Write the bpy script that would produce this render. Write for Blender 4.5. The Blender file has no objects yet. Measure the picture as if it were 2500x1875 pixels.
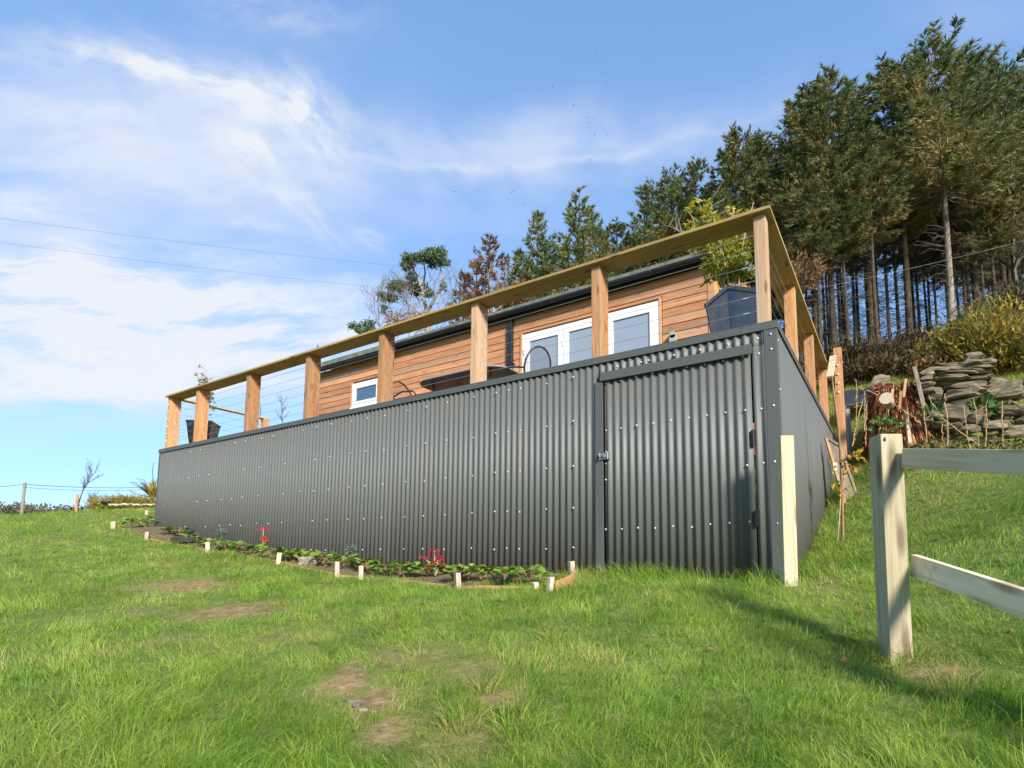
import bpy, math, random
import numpy as np
from mathutils import Vector, Matrix, Quaternion

rng = np.random.default_rng(7)
random.seed(7)
sc = bpy.context.scene
COL = sc.collection
PI = math.pi

# ------------------------------------------------------------------ camera, sun, sky, exposure
CAMPOS = np.array([0.7624, -5.0903, -2.0595])
YAW, PITCH, ROLL, FPX, SHY = -0.5975, 0.106, 0.0099, 1390.6, 283.9
def cam_axes():
    cy, sy = math.cos(YAW), math.sin(YAW); cp, sp = math.cos(PITCH), math.sin(PITCH)
    f = np.array([sy*cp, cy*cp, sp]); r = np.array([cy, -sy, 0.0]); u = np.cross(r, f)
    cr, sr = math.cos(ROLL), math.sin(ROLL)
    return cr*r + sr*u, -sr*r + cr*u, f
CR, CU, CF = cam_axes()
def ray(px, py):                       # photograph pixel (2500 x 1875) -> direction with unit depth
    return CF + CR*((px-1250)/FPX) - CU*((py-937.5-SHY)/FPX)
def on_plane(px, py, ax, v):
    d = ray(px, py); return CAMPOS + d*((v-CAMPOS[ax])/d[ax])
def at_depth(px, py, dist):
    return CAMPOS + ray(px, py)*dist
cd = bpy.data.cameras.new('camera'); cam = bpy.data.objects.new('camera', cd); COL.objects.link(cam)
M = Matrix(((CR[0], CU[0], -CF[0], CAMPOS[0]), (CR[1], CU[1], -CF[1], CAMPOS[1]),
            (CR[2], CU[2], -CF[2], CAMPOS[2]), (0, 0, 0, 1)))
cam.matrix_world = M
cd.sensor_width = 36; cd.lens = FPX/2500*36; cd.shift_y = SHY/2500
cd.clip_start = 0.05; cd.clip_end = 6000
sc.camera = cam

SUN_AZ, SUN_EL = math.radians(54), math.radians(28)      # measured from -Y towards +X
S = Vector((math.sin(SUN_AZ)*math.cos(SUN_EL), -math.cos(SUN_AZ)*math.cos(SUN_EL), math.sin(SUN_EL)))
sl = bpy.data.lights.new('sun', 'SUN'); sun = bpy.data.objects.new('sun', sl); COL.objects.link(sun)
sl.energy = 3.4; sl.angle = math.radians(10); sl.color = (1.0, 0.93, 0.82)
sun.rotation_euler = S.to_track_quat('Z', 'Y').to_euler()
sun.location = (8, -10, 12)

def build_world():
    w = bpy.data.worlds.new('World'); sc.world = w; w.use_nodes = True
    nt = w.node_tree; N = nt.nodes; L = nt.links; N.clear()
    out = N.new('ShaderNodeOutputWorld'); bg = N.new('ShaderNodeBackground')
    bg.inputs['Strength'].default_value = 0.115
    L.new(bg.outputs[0], out.inputs[0])
    sky = N.new('ShaderNodeTexSky'); sky.sky_type = 'NISHITA'; sky.sun_disc = False
    sky.sun_elevation = SUN_EL
    sky.sun_rotation = math.atan2(S.x, S.y)
    sky.air_density = 1.0; sky.dust_density = 0.35; sky.ozone_density = 1.6; sky.altitude = 150
    tc = N.new('ShaderNodeTexCoord')
    sep = N.new('ShaderNodeSeparateXYZ'); L.new(tc.outputs['Generated'], sep.inputs[0])
    def m(op, a, b=None, clamp=False):
        n = N.new('ShaderNodeMath'); n.operation = op; n.use_clamp = clamp
        for i, v in enumerate((a, b)):
            if v is None: continue
            if isinstance(v, (int, float)): n.inputs[i].default_value = v
            else: L.new(v, n.inputs[i])
        return n.outputs[0]
    az = m('ARCTAN2', sep.outputs[0], sep.outputs[1]); el = m('ARCSINE', sep.outputs[2])
    co = N.new('ShaderNodeCombineXYZ'); L.new(az, co.inputs[0]); L.new(el, co.inputs[1])
    wn = N.new('ShaderNodeTexNoise'); wn.inputs['Scale'].default_value = 7; wn.inputs['Detail'].default_value = 4
    L.new(co.outputs[0], wn.inputs['Vector'])
    v1 = N.new('ShaderNodeVectorMath'); v1.operation = 'SUBTRACT'; L.new(wn.outputs['Color'], v1.inputs[0]); v1.inputs[1].default_value = (.5, .5, .5)
    v2 = N.new('ShaderNodeVectorMath'); v2.operation = 'SCALE'; L.new(v1.outputs[0], v2.inputs[0]); v2.inputs['Scale'].default_value = 0.06
    v3 = N.new('ShaderNodeVectorMath'); v3.operation = 'ADD'; L.new(co.outputs[0], v3.inputs[0]); L.new(v2.outputs[0], v3.inputs[1])
    P = v3.outputs[0]
    texc = {}
    def blob(x0, y0, x1, y1, wpx, k, t):
        k0 = 2500/2212.0
        def ae(x, y):
            d = ray(x*k0, y*k0); d = d/np.linalg.norm(d); return math.atan2(d[0], d[1]), math.asin(d[2])
        a0, e0 = ae(x0, y0); a1, e1 = ae(x1, y1); am, em = (a0+a1)/2, (e0+e1)/2
        Lh = math.hypot(a1-a0, e1-e0)/2*1.05; th = math.atan2(e1-e0, a1-a0)
        xm, ym = (x0+x1)/2, (y0+y1)/2
        nx, ny = -(y1-y0), (x1-x0); q = math.hypot(nx, ny); b0 = ae(xm+nx/q*wpx, ym+ny/q*wpx); W = math.hypot(b0[0]-am, b0[1]-em)
        mp = N.new('ShaderNodeMapping'); mp.vector_type = 'TEXTURE'
        mp.inputs['Location'].default_value = (am, em, 0); mp.inputs['Rotation'].default_value = (0, 0, th)
        mp.inputs['Scale'].default_value = (Lh, W, 1); L.new(P, mp.inputs[0])
        dt = N.new('ShaderNodeVectorMath'); dt.operation = 'DOT_PRODUCT'; L.new(mp.outputs[0], dt.inputs[0]); L.new(mp.outputs[0], dt.inputs[1])
        g = m('POWER', 0.45, dt.outputs['Value'])
        g = m('MULTIPLY', g, k)
        key = (t, round(th/.22))
        if key not in texc:                                # one streak texture for each kind and direction
            base, aniso = {'d': (26, 3.5), 'f': (30, 2.2), 'h': (24, 4.5), 's': (9, 2.5)}[t]
            m1 = N.new('ShaderNodeMapping'); m1.inputs['Rotation'].default_value = (0, 0, -key[1]*.22); L.new(P, m1.inputs[0])
            sc2 = N.new('ShaderNodeVectorMath'); sc2.operation = 'MULTIPLY_ADD'; L.new(m1.outputs[0], sc2.inputs[0])
            sc2.inputs[1].default_value = (base/aniso, base, 0); sc2.inputs[2].default_value = (x0*.013, y0*.017, 0)
            tn = N.new('ShaderNodeTexNoise'); tn.inputs['Scale'].default_value = 1; tn.inputs['Detail'].default_value = 5 if t != 's' else 3
            tn.inputs['Roughness'].default_value = .62; L.new(sc2.outputs[0], tn.inputs['Vector'])
            r = N.new('ShaderNodeMapRange'); r.interpolation_type = 'SMOOTHSTEP'; lo, hi = {'d': (.36, .72), 'f': (.34, .66), 'h': (.36, .66), 's': (.2, .75)}[t]
            r.inputs['From Min'].default_value = lo; r.inputs['From Max'].default_value = hi; r.inputs['To Min'].default_value = .12; L.new(tn.outputs['Fac'], r.inputs['Value'])
            texc[key] = r
        r = texc[key]
        return m('MULTIPLY', g, r.outputs[0])
    # clouds: (x0,y0)-(x1,y1) axis and half width, in the 2212-wide view of the photograph; strength; texture
    white = [(60,112,430,150,32,1.15,'d'),(330,125,640,245,46,1.15,'d'),(600,200,760,330,46,1.1,'f'),(540,180,640,200,30,.25,'f'),
             (480,285,590,360,42,1.1,'f'),(590,380,730,520,24,.9,'d'),(420,465,600,490,18,.7,'h'),(380,520,620,575,26,.5,'d'),
             (770,500,840,520,16,.75,'h'),(0,440,110,450,30,.8,'h'),(-200,560,360,605,70,1.1,'h'),(-300,690,800,730,85,1.5,'h'),
             (-200,650,520,670,70,.7,'s'),(-100,790,480,830,45,.95,'h'),(300,800,800,760,60,.4,'s'),(430,0,760,60,40,.4,'d'),(-150,300,560,300,60,.5,'h'),(250,330,700,420,45,.45,'d'),(0,215,420,250,34,.5,'d'),(780,345,1500,290,42,.5,'h'),
             (40,200,130,260,30,.3,'d'),(0,890,400,900,40,.18,'s'),(600,640,900,700,60,.3,'s')]
    veil = [(-200,350,620,310,130,1.0,'s'),(560,330,1200,330,90,.9,'s'),(1050,320,1600,265,75,.85,'s'),(250,180,560,260,70,.4,'s'),
            (800,430,1300,420,70,.4,'s'),(-100,200,420,240,80,.65,'s'),(-300,470,200,480,45,.45,'h'),(300,400,760,470,80,.5,'s'),(1950,0,2300,20,60,.3,'s')]
    def total(lst):
        acc = None
        for b in lst:
            g = blob(*b); acc = g if acc is None else m('ADD', acc, g)
        return acc
    fw = m('MINIMUM', total(white), 0.96); fv = m('MINIMUM', total(veil), 0.8)
    # clear-sky colour: deepen the blue a little, keep the pale horizon
    hue = N.new('ShaderNodeMix'); hue.data_type = 'RGBA'; hue.blend_type = 'MULTIPLY'; hue.inputs['Factor'].default_value = 1
    gm = N.new('ShaderNodeGamma'); gm.inputs['Gamma'].default_value = 0.5; L.new(sky.outputs[0], gm.inputs['Color'])
    L.new(gm.outputs[0], hue.inputs['A']); hue.inputs['B'].default_value = (1.04, 1.50, 2.17, 1)
    def mix(f, a, b):
        n = N.new('ShaderNodeMix'); n.data_type = 'RGBA'; L.new(f, n.inputs['Factor']); L.new(a, n.inputs['A']); n.inputs['B'].default_value = b; return n.outputs['Result']
    c = mix(fv, hue.outputs['Result'], (2.7, 3.1, 3.95, 1))
    c = mix(fw, c, (3.5, 3.65, 3.9, 1))
    L.new(c, bg.inputs['Color'])
build_world()
sc.cycles.max_bounces = 6; sc.cycles.diffuse_bounces = 3; sc.cycles.glossy_bounces = 3; sc.cycles.transparent_max_bounces = 6
sc.view_settings.view_transform = 'Standard'; sc.view_settings.look = 'None'
sc.view_settings.gamma = 1.0; sc.view_settings.use_curve_mapping = False
sc.view_settings.exposure = 1.1

# ------------------------------------------------------------------ helpers
ORG = {}
def np_mesh(name, V, faces, mat=None, parent=None, smooth=False, attrs=None, mats=None, midx=None):
    """one mesh object from arrays; world coordinates in, stored relative to the parent thing's base"""
    V = np.asarray(V, dtype=np.float64)
    if parent is not None:
        V = V - ORG[parent.name]
    me = bpy.data.meshes.new(name)
    me.vertices.add(len(V)); me.vertices.foreach_set('co', V.astype(np.float32).ravel())
    fl = [np.asarray(f, dtype=np.int32) for f in faces if len(f)]
    tot = np.concatenate([np.full(len(f), f.shape[1], np.int32) for f in fl])
    idx = np.concatenate([f.ravel() for f in fl])
    me.loops.add(len(idx)); me.loops.foreach_set('vertex_index', idx)
    me.polygons.add(len(tot)); st = np.concatenate([[0], np.cumsum(tot)[:-1]]).astype(np.int32)
    me.polygons.foreach_set('loop_start', st); me.polygons.foreach_set('loop_total', tot)
    me.polygons.foreach_set('use_smooth', np.full(len(tot), bool(smooth)))
    for k, a in (attrs or {}).items():
        at = me.attributes.new(k, 'FLOAT', 'POINT'); at.data.foreach_set('value', np.asarray(a, np.float32))
    me.update(calc_edges=True); me.validate()
    if mats:
        for q in mats: me.materials.append(q)
        if midx is not None: me.polygons.foreach_set('material_index', np.asarray(midx, np.int32))
    elif mat: me.materials.append(mat)
    o = bpy.data.objects.new(name, me); COL.objects.link(o)
    if parent is not None:
        o.parent = parent; ORG[o.name] = ORG[parent.name]
    else: ORG[o.name] = np.zeros(3)
    return o
def tag(o, label=None, cat=None, group=None, kind=None):
    if label: o['label'] = label
    if cat: o['category'] = cat
    if group: o['group'] = group
    if kind: o['kind'] = kind
    return o
def thing(name, loc, label, cat, group=None):
    o = bpy.data.objects.new(name, None); COL.objects.link(o); o.location = tuple(loc); o.empty_display_size = .1
    ORG[o.name] = np.array(loc, float); return tag(o, label, cat, group)
def dup(root, loc, scale=None, rz=None, label=None, group=None):
    r = root.copy(); COL.objects.link(r); r.location = tuple(loc); ORG[r.name] = np.array(loc, float)
    if scale is not None: r.scale = scale
    if rz is not None: r.rotation_euler = (r.rotation_euler[0], r.rotation_euler[1], rz)
    if label: r['label'] = label
    if group: r['group'] = group
    for ch in root.children:
        c = ch.copy(); COL.objects.link(c); c.parent = r
        for g in ch.children:
            d = g.copy(); COL.objects.link(d); d.parent = c
    return r
BOXF = np.array([[0,3,2,1],[4,5,6,7],[0,1,5,4],[1,2,6,5],[2,3,7,6],[3,0,4,7]])
class MB:
    def __init__(s): s.v = []; s.f4 = []; s.f3 = []; s.n = 0
    def add(s, V, f4=(), f3=()):
        V = np.asarray(V, float); s.v.append(V)
        if len(f4): s.f4.append(np.asarray(f4)+s.n)
        if len(f3): s.f3.append(np.asarray(f3)+s.n)
        s.n += len(V); return s
    def box(s, x0, x1, y0, y1, z0, z1):
        return s.add([[x0,y0,z0],[x1,y0,z0],[x1,y1,z0],[x0,y1,z0],[x0,y0,z1],[x1,y0,z1],[x1,y1,z1],[x0,y1,z1]], BOXF)
    def bar(s, a, b, w, h, up=(0,0,1), w2=None, h2=None):     # box between two points, w across, h along up
        a = np.array(a, float); b = np.array(b, float); d = (b-a)/np.linalg.norm(b-a); up = np.array(up, float)
        sd = np.cross(d, up); sd /= np.linalg.norm(sd); u = np.cross(sd, d)
        w2 = w2 or w; h2 = h2 or h; V = []
        for p, ww, hh in ((a, w, h), (b, w2, h2)):
            for i, j in ((-1,-1),(1,-1),(1,1),(-1,1)): V.append(p+sd*ww/2*i+u*hh/2*j)
        return s.add(V, [[0,1,2,3],[7,6,5,4],[1,0,4,5],[2,1,5,6],[3,2,6,7],[0,3,7,4]])
    def tube(s, path, rad, n=8, caps=True):
        P = np.asarray(path, float); k = len(P); R = np.broadcast_to(np.asarray(rad, float), (k,)) if np.ndim(rad) else np.full(k, rad)
        T = np.gradient(P, axis=0); T /= np.linalg.norm(T, axis=1)[:, None]+1e-12
        ref = np.array([0,0,1.]) if abs(T[0][2]) < .9 else np.array([1.,0,0])
        V = []
        for i in range(k):
            a = np.cross(T[i], ref); a /= np.linalg.norm(a)+1e-12; b = np.cross(T[i], a); ref = np.cross(a, T[i])
            th = np.arange(n)*2*PI/n
            V.append(P[i]+R[i]*(np.cos(th)[:, None]*a+np.sin(th)[:, None]*b))
        V = np.concatenate(V); F = []
        for i in range(k-1):
            for j in range(n):
                F.append([i*n+j, i*n+(j+1) % n, (i+1)*n+(j+1) % n, (i+1)*n+j])
        s.add(V, F)
        if caps:
            for i, c in ((0, P[0]), (k-1, P[-1])):
                o = s.n; ring = V[i*n:(i+1)*n]; s.add(np.vstack([ring, c]), (), [[j, (j+1) % n, n] if i else [(j+1) % n, j, n] for j in range(n)])
        return s
    def lathe(s, c, prof, n=16, ax=(0,0,1)):                  # prof: (radius, height)
        c = np.array(c, float); q = np.array(Vector((0,0,1)).rotation_difference(Vector(ax)).to_matrix()); V = []
        for r, h in prof:
            for j in range(n):
                t = 2*PI*j/n; V.append(c+q@np.array([r*math.cos(t), r*math.sin(t), h]))
        F = [[i*n+j, i*n+(j+1) % n, (i+1)*n+(j+1) % n, (i+1)*n+j] for i in range(len(prof)-1) for j in range(n)]
        return s.add(V, F)
    def build(s, name, mat, parent=None, smooth=False, bevel=0, attrs=None, solid=0):
        o = np_mesh(name, np.concatenate(s.v), [np.concatenate(f) for f in (s.f4, s.f3) if f], mat, parent, smooth, attrs)
        if solid:
            q = o.modifiers.new('solid', 'SOLIDIFY'); q.thickness = solid; q.offset = 0
        if bevel:
            q = o.modifiers.new('bevel', 'BEVEL'); q.width = bevel; q.segments = 2; q.limit_method = 'ANGLE'
        return o
def prisms(P0, P1, R0, R1, n=3):                              # many thin tapered rods at once
    P0 = np.asarray(P0); P1 = np.asarray(P1); m = len(P0); D = P1-P0; D = D/(np.linalg.norm(D, axis=1)[:, None]+1e-9)
    ref = np.where(np.abs(D[:, 2:3]) < .9, np.array([[0,0,1.]]), np.array([[1.,0,0]]))
    A = np.cross(D, ref); A /= np.linalg.norm(A, axis=1)[:, None]+1e-9; B = np.cross(D, A)
    th = np.arange(n)*2*PI/n; c = np.cos(th)[None, :, None]; sn = np.sin(th)[None, :, None]
    O = A[:, None]*c+B[:, None]*sn
    R0 = np.broadcast_to(R0, (m,)); R1 = np.broadcast_to(R1, (m,))
    V = np.concatenate([P0[:, None]+O*R0[:, None, None], P1[:, None]+O*R1[:, None, None]], 1)   # m,2n,3
    F = np.array([[j, (j+1) % n, n+(j+1) % n, n+j] for j in range(n)])
    return V.reshape(-1, 3), (F[None]+(np.arange(m)*2*n)[:, None, None]).reshape(-1, 4)
def unit(a): return a/(np.linalg.norm(a, axis=-1, keepdims=True)+1e-9)
def leaf_cards(C, D, Lh, W, nrm=None):                         # rhombic leaves: base C, direction D
    m = len(C); D = unit(D); nrm = unit(rng.normal(size=(m, 3))) if nrm is None else nrm
    Sd = unit(np.cross(D, nrm)); Lh = np.broadcast_to(Lh, (m,))[:, None]; W = np.broadcast_to(W, (m,))[:, None]
    up = unit(np.cross(Sd, D))
    V = np.stack([C, C+D*Lh*.45+Sd*W*.5+up*Lh*.05, C+D*Lh, C+D*Lh*.45-Sd*W*.5+up*Lh*.05], 1).reshape(-1, 3)
    return V, np.arange(m*4).reshape(-1, 4)
def tri_cards(C, D, Lh, W):
    m = len(C); D = unit(D); Sd = unit(np.cross(D, unit(rng.normal(size=(m, 3)))))
    Lh = np.broadcast_to(Lh, (m,))[:, None]; W = np.broadcast_to(W, (m,))[:, None]
    V = np.stack([C-Sd*W*.5, C+Sd*W*.5, C+D*Lh], 1).reshape(-1, 3)
    return V, np.arange(m*3).reshape(-1, 3)

# smooth value noise (numpy)
_perm = np.random.default_rng(3).random((64, 64))
def vnoise(x, y, sc_=1.0, oct_=3):
    x = np.asarray(x, float)*sc_; y = np.asarray(y, float)*sc_; out = 0; amp = 1; tot = 0
    for o in range(oct_):
        xi = np.floor(x).astype(int); yi = np.floor(y).astype(int); fx = x-xi; fy = y-yi
        fx = fx*fx*(3-2*fx); fy = fy*fy*(3-2*fy)
        g = lambda a, b: _perm[(a+17*o) % 64, (b+31*o) % 64]
        out = out+amp*((g(xi, yi)*(1-fx)+g(xi+1, yi)*fx)*(1-fy)+(g(xi, yi+1)*(1-fx)+g(xi+1, yi+1)*fx)*fy)
        tot += amp; amp *= .5; x = x*2.03; y = y*2.03
    return out/tot

# ------------------------------------------------------------------ materials
def mat_base(name, rough=.6, spec=.5):
    m = bpy.data.materials.new(name); m.use_nodes = True
    b = m.node_tree.nodes['Principled BSDF']; b.inputs['Roughness'].default_value = rough
    b.inputs['Specular IOR Level'].default_value = spec
    return m, m.node_tree.nodes, m.node_tree.links, b
def ramp(N, stops):
    r = N.new('ShaderNodeValToRGB'); e = r.color_ramp.elements
    while len(e) < len(stops): e.new(.5)
    for q, (p, c) in zip(e, stops): q.position = p; q.color = (*c, 1)
    return r
def plain(name, col, rough=.5, metal=0, spec=.5, var=.0, nscale=20, bump=0, bscale=60):
    m, N, L, b = mat_base(name, rough, spec); b.inputs['Metallic'].default_value = metal
    b.inputs['Base Color'].default_value = (*col, 1)
    if var or bump:
        tc = N.new('ShaderNodeTexCoord')
        if var:
            t = N.new('ShaderNodeTexNoise'); t.inputs['Scale'].default_value = nscale; t.inputs['Detail'].default_value = 6; L.new(tc.outputs['Object'], t.inputs['Vector'])
            c = np.array(col); r = ramp(N, [(.3, tuple(c*(1-var))), (.7, tuple(np.minimum(c*(1+var), 1)))]); L.new(t.outputs['Fac'], r.inputs[0]); L.new(r.outputs[0], b.inputs['Base Color'])
        if bump:
            t = N.new('ShaderNodeTexNoise'); t.inputs['Scale'].default_value = bscale; t.inputs['Detail'].default_value = 5; L.new(tc.outputs['Object'], t.inputs['Vector'])
            bp = N.new('ShaderNodeBump'); bp.inputs['Strength'].default_value = bump; bp.inputs['Distance'].default_value = .01; L.new(t.outputs['Fac'], bp.inputs['Height']); L.new(bp.outputs[0], b.inputs['Normal'])
    return m
def wood(name, cols, axis='x', grey=None, rough=.75, knots=.0, greyamt=.5, rings=1.0, knr=1.0):
    """timber: grain streaks along one axis, weathered grey patches, knots, board-to-board variation"""
    m, N, L, b = mat_base(name, rough, .25)
    tc = N.new('ShaderNodeTexCoord'); oi = N.new('ShaderNodeObjectInfo')
    off = N.new('ShaderNodeVectorMath'); off.operation = 'ADD'; L.new(tc.outputs['Object'], off.inputs[0])
    ml = N.new('ShaderNodeMath'); ml.operation = 'MULTIPLY'; ml.inputs[1].default_value = 37; L.new(oi.outputs['Random'], ml.inputs[0])
    cb = N.new('ShaderNodeCombineXYZ'); L.new(ml.outputs[0], cb.inputs[0]); L.new(ml.outputs[0], cb.inputs[1]); L.new(ml.outputs[0], cb.inputs[2])
    L.new(cb.outputs[0], off.inputs[1])
    sx = {'x': (1.2, 26, 26), 'y': (26, 1.2, 26), 'z': (26, 26, 1.2)}[axis]
    mp = N.new('ShaderNodeMapping'); mp.inputs['Scale'].default_value = sx; L.new(off.outputs[0], mp.inputs[0])
    t = N.new('ShaderNodeTexNoise'); t.inputs['Scale'].default_value = 1.6*rings; t.inputs['Detail'].default_value = 7; t.inputs['Distortion'].default_value = 1.2; L.new(mp.outputs[0], t.inputs['Vector'])
    r = ramp(N, [(.28, cols[0]), (.5, cols[1]), (.72, cols[2])]); L.new(t.outputs['Fac'], r.inputs[0]); col = r.outputs[0]
    if grey:
        s2 = tuple(v*.25 for v in sx); mp2 = N.new('ShaderNodeMapping'); mp2.inputs['Scale'].default_value = s2; L.new(off.outputs[0], mp2.inputs[0])
        t2 = N.new('ShaderNodeTexNoise'); t2.inputs['Scale'].default_value = 1.5; t2.inputs['Detail'].default_value = 6; L.new(mp2.outputs[0], t2.inputs['Vector'])
        r2 = ramp(N, [(.52, (0,0,0)), (.72, (greyamt,)*3)]); L.new(t2.outputs['Fac'], r2.inputs[0])
        mx = N.new('ShaderNodeMix'); mx.data_type = 'RGBA'; L.new(r2.outputs[0], mx.inputs['Factor']); L.new(col, mx.inputs['A']); mx.inputs['B'].default_value = (*grey, 1); col = mx.outputs['Result']
    if knots:
        sk = {'x': (2.2, 9, 9), 'y': (9, 2.2, 9), 'z': (9, 9, 2.2)}[axis]; mk = N.new('ShaderNodeMapping'); mk.inputs['Scale'].default_value = sk; L.new(off.outputs[0], mk.inputs[0])
        vo = N.new('ShaderNodeTexVoronoi'); vo.inputs['Scale'].default_value = 1.0; L.new(mk.outputs[0], vo.inputs['Vector'])
        rk = ramp(N, [(.07*knr, (knots,)*3), (.17*knr, (0,0,0))]); L.new(vo.outputs['Distance'], rk.inputs[0])
        mx = N.new('ShaderNodeMix'); mx.data_type = 'RGBA'; L.new(rk.outputs[0], mx.inputs['Factor']); L.new(col, mx.inputs['A']); mx.inputs['B'].default_value = (cols[0][0]*.45, cols[0][1]*.36, cols[0][2]*.33, 1); col = mx.outputs['Result']
    hv = N.new('ShaderNodeHueSaturation'); L.new(col, hv.inputs['Color'])
    mr = N.new('ShaderNodeMapRange'); mr.inputs['To Min'].default_value = .72; mr.inputs['To Max'].default_value = 1.2; L.new(oi.outputs['Random'], mr.inputs['Value']); L.new(mr.outputs[0], hv.inputs['Value'])
    L.new(hv.outputs[0], b.inputs['Base Color'])
    bp = N.new('ShaderNodeBump'); bp.inputs['Strength'].default_value = .25; bp.inputs['Distance'].default_value = .004; L.new(t.outputs['Fac'], bp.inputs['Height']); L.new(bp.outputs[0], b.inputs['Normal'])
    return m
def foliage(name, stops, rough=.6, trans=.25, attr='hue', objvar=.12, spec=.3):
    m, N, L, b = mat_base(name, rough, spec)
    a = N.new('ShaderNodeAttribute'); a.attribute_name = attr
    r = ramp(N, stops); L.new(a.outputs['Fac'], r.inputs[0])
    oi = N.new('ShaderNodeObjectInfo'); hv = N.new('ShaderNodeHueSaturation'); L.new(r.outputs[0], hv.inputs['Color'])
    mr = N.new('ShaderNodeMapRange'); mr.inputs['To Min'].default_value = 1-objvar; mr.inputs['To Max'].default_value = 1+objvar; L.new(oi.outputs['Random'], mr.inputs['Value']); L.new(mr.outputs[0], hv.inputs['Value'])
    L.new(hv.outputs[0], b.inputs['Base Color'])
    if trans:
        tr = N.new('ShaderNodeBsdfTranslucent'); L.new(hv.outputs[0], tr.inputs['Color'])
        mx = N.new('ShaderNodeMixShader'); mx.inputs[0].default_value = trans; L.new(b.outputs[0], mx.inputs[1]); L.new(tr.outputs[0], mx.inputs[2])
        L.new(mx.outputs[0], N['Material Output'].inputs['Surface'])
    return m
def steel_paint(name, col, rough, streaks=True):
    m, N, L, b = mat_base(name, rough, .5)
    tc = N.new('ShaderNodeTexCoord')
    t = N.new('ShaderNodeTexNoise'); t.inputs['Scale'].default_value = 260; t.inputs['Detail'].default_value = 2; L.new(tc.outputs['Object'], t.inputs['Vector'])
    c = np.array(col); r = ramp(N, [(.3, tuple(c*.82)), (.7, tuple(c*1.18))]); L.new(t.outputs['Fac'], r.inputs[0]); colr = r.outputs[0]
    if streaks:
        mp = N.new('ShaderNodeMapping'); mp.inputs['Scale'].default_value = (14, 14, .5); L.new(tc.outputs['Object'], mp.inputs[0])
        t2 = N.new('ShaderNodeTexNoise'); t2.inputs['Scale'].default_value = 1; t2.inputs['Detail'].default_value = 6; L.new(mp.outputs[0], t2.inputs['Vector'])
        r2 = ramp(N, [(.5, (0,0,0)), (.8, (.7,.7,.7))]); L.new(t2.outputs['Fac'], r2.inputs[0])
        mx = N.new('ShaderNodeMix'); mx.data_type = 'RGBA'; L.new(r2.outputs[0], mx.inputs['Factor']); L.new(colr, mx.inputs['A']); mx.inputs['B'].default_value = (c[0]*.9+.03, c[1]*.9+.022, c[2]*.9+.01, 1); colr = mx.outputs['Result']
        rr = N.new('ShaderNodeMapRange'); rr.inputs['To Min'].default_value = rough-.06; rr.inputs['To Max'].default_value = rough+.14; L.new(t2.outputs['Fac'], rr.inputs['Value']); L.new(rr.outputs[0], b.inputs['Roughness'])
    if streaks:      # mud splashed up from the ground along the foot of the sheets
        ge = N.new('ShaderNodeNewGeometry'); sp = N.new('ShaderNodeSeparateXYZ'); L.new(ge.outputs['Position'], sp.inputs[0])
        mz = N.new('ShaderNodeMapRange'); mz.inputs['From Min'].default_value = -1.82; mz.inputs['From Max'].default_value = -2.2; L.new(sp.outputs[2], mz.inputs['Value'])
        ns = N.new('ShaderNodeTexNoise'); ns.inputs['Scale'].default_value = 38; ns.inputs['Detail'].default_value = 8; L.new(ge.outputs['Position'], ns.inputs['Vector'])
        mm = N.new('ShaderNodeMath'); mm.operation = 'MULTIPLY'; L.new(mz.outputs[0], mm.inputs[0]); L.new(ns.outputs['Fac'], mm.inputs[1])
        rm = ramp(N, [(.18, (0,0,0)), (.5, (.6,.6,.6))]); L.new(mm.outputs[0], rm.inputs[0])
        mq = N.new('ShaderNodeMix'); mq.data_type = 'RGBA'; L.new(rm.outputs[0], mq.inputs['Factor']); L.new(colr, mq.inputs['A']); mq.inputs['B'].default_value = (.13,.10,.07,1); colr = mq.outputs['Result']
    L.new(colr, b.inputs['Base Color'])
    bp = N.new('ShaderNodeBump'); bp.inputs['Strength'].default_value = .12; bp.inputs['Distance'].default_value = .002; L.new(t.outputs['Fac'], bp.inputs['Height']); L.new(bp.outputs[0], b.inputs['Normal'])
    return m
MT = {}
MT['steel'] = steel_paint('grey_coated_steel', (.112,.114,.104), .5)
MT['flash'] = steel_paint('grey_flashing', (.085,.088,.08), .5, False)
MT['screw'] = plain('zinc_screw', (.62,.62,.6), .35, .3)
MT['hole'] = plain('dark_hole', (.01,.01,.01), .9)
MT['gutter'] = plain('anthracite_plastic', (.012,.016,.02), .5, var=.15)
MT['latch'] = plain('galvanised_latch', (.34,.34,.33), .4, .6)
MT['black'] = plain('black_iron', (.015,.015,.015), .5)
MT['post'] = wood('post_timber', ((.33,.15,.065),(.48,.24,.105),(.58,.33,.165)), 'z', (.36,.30,.22), knots=.7, greyamt=.55)
MT['postg'] = wood('weathered_post_timber', ((.36,.21,.12),(.47,.29,.17),(.55,.38,.24)), 'z', (.36,.32,.25), knots=.7, greyamt=.8)
MT['rail'] = wood('handrail_timber', ((.33,.2,.07),(.47,.3,.11),(.56,.38,.16)), 'x', (.4,.33,.22), knots=.9, greyamt=.3)
MT['raily'] = wood('handrail_timber_side', ((.33,.2,.07),(.47,.3,.11),(.56,.38,.16)), 'y', (.4,.33,.22), knots=.9, greyamt=.3)
MT['clad'] = wood('cedar_cladding', ((.36,.15,.07),(.52,.235,.105),(.60,.32,.17)), 'x', (.33,.26,.185), knots=.55, greyamt=.8)
MT['clady'] = wood('cedar_cladding_gable', ((.40,.14,.045),(.56,.225,.08),(.62,.29,.12)), 'y', (.36,.26,.17), knots=.45, greyamt=.3)
MT['trimz'] = wood('cedar_trim', ((.44,.19,.075),(.56,.28,.12),(.64,.36,.18)), 'z', (.45,.36,.26), greyamt=.5)
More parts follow.
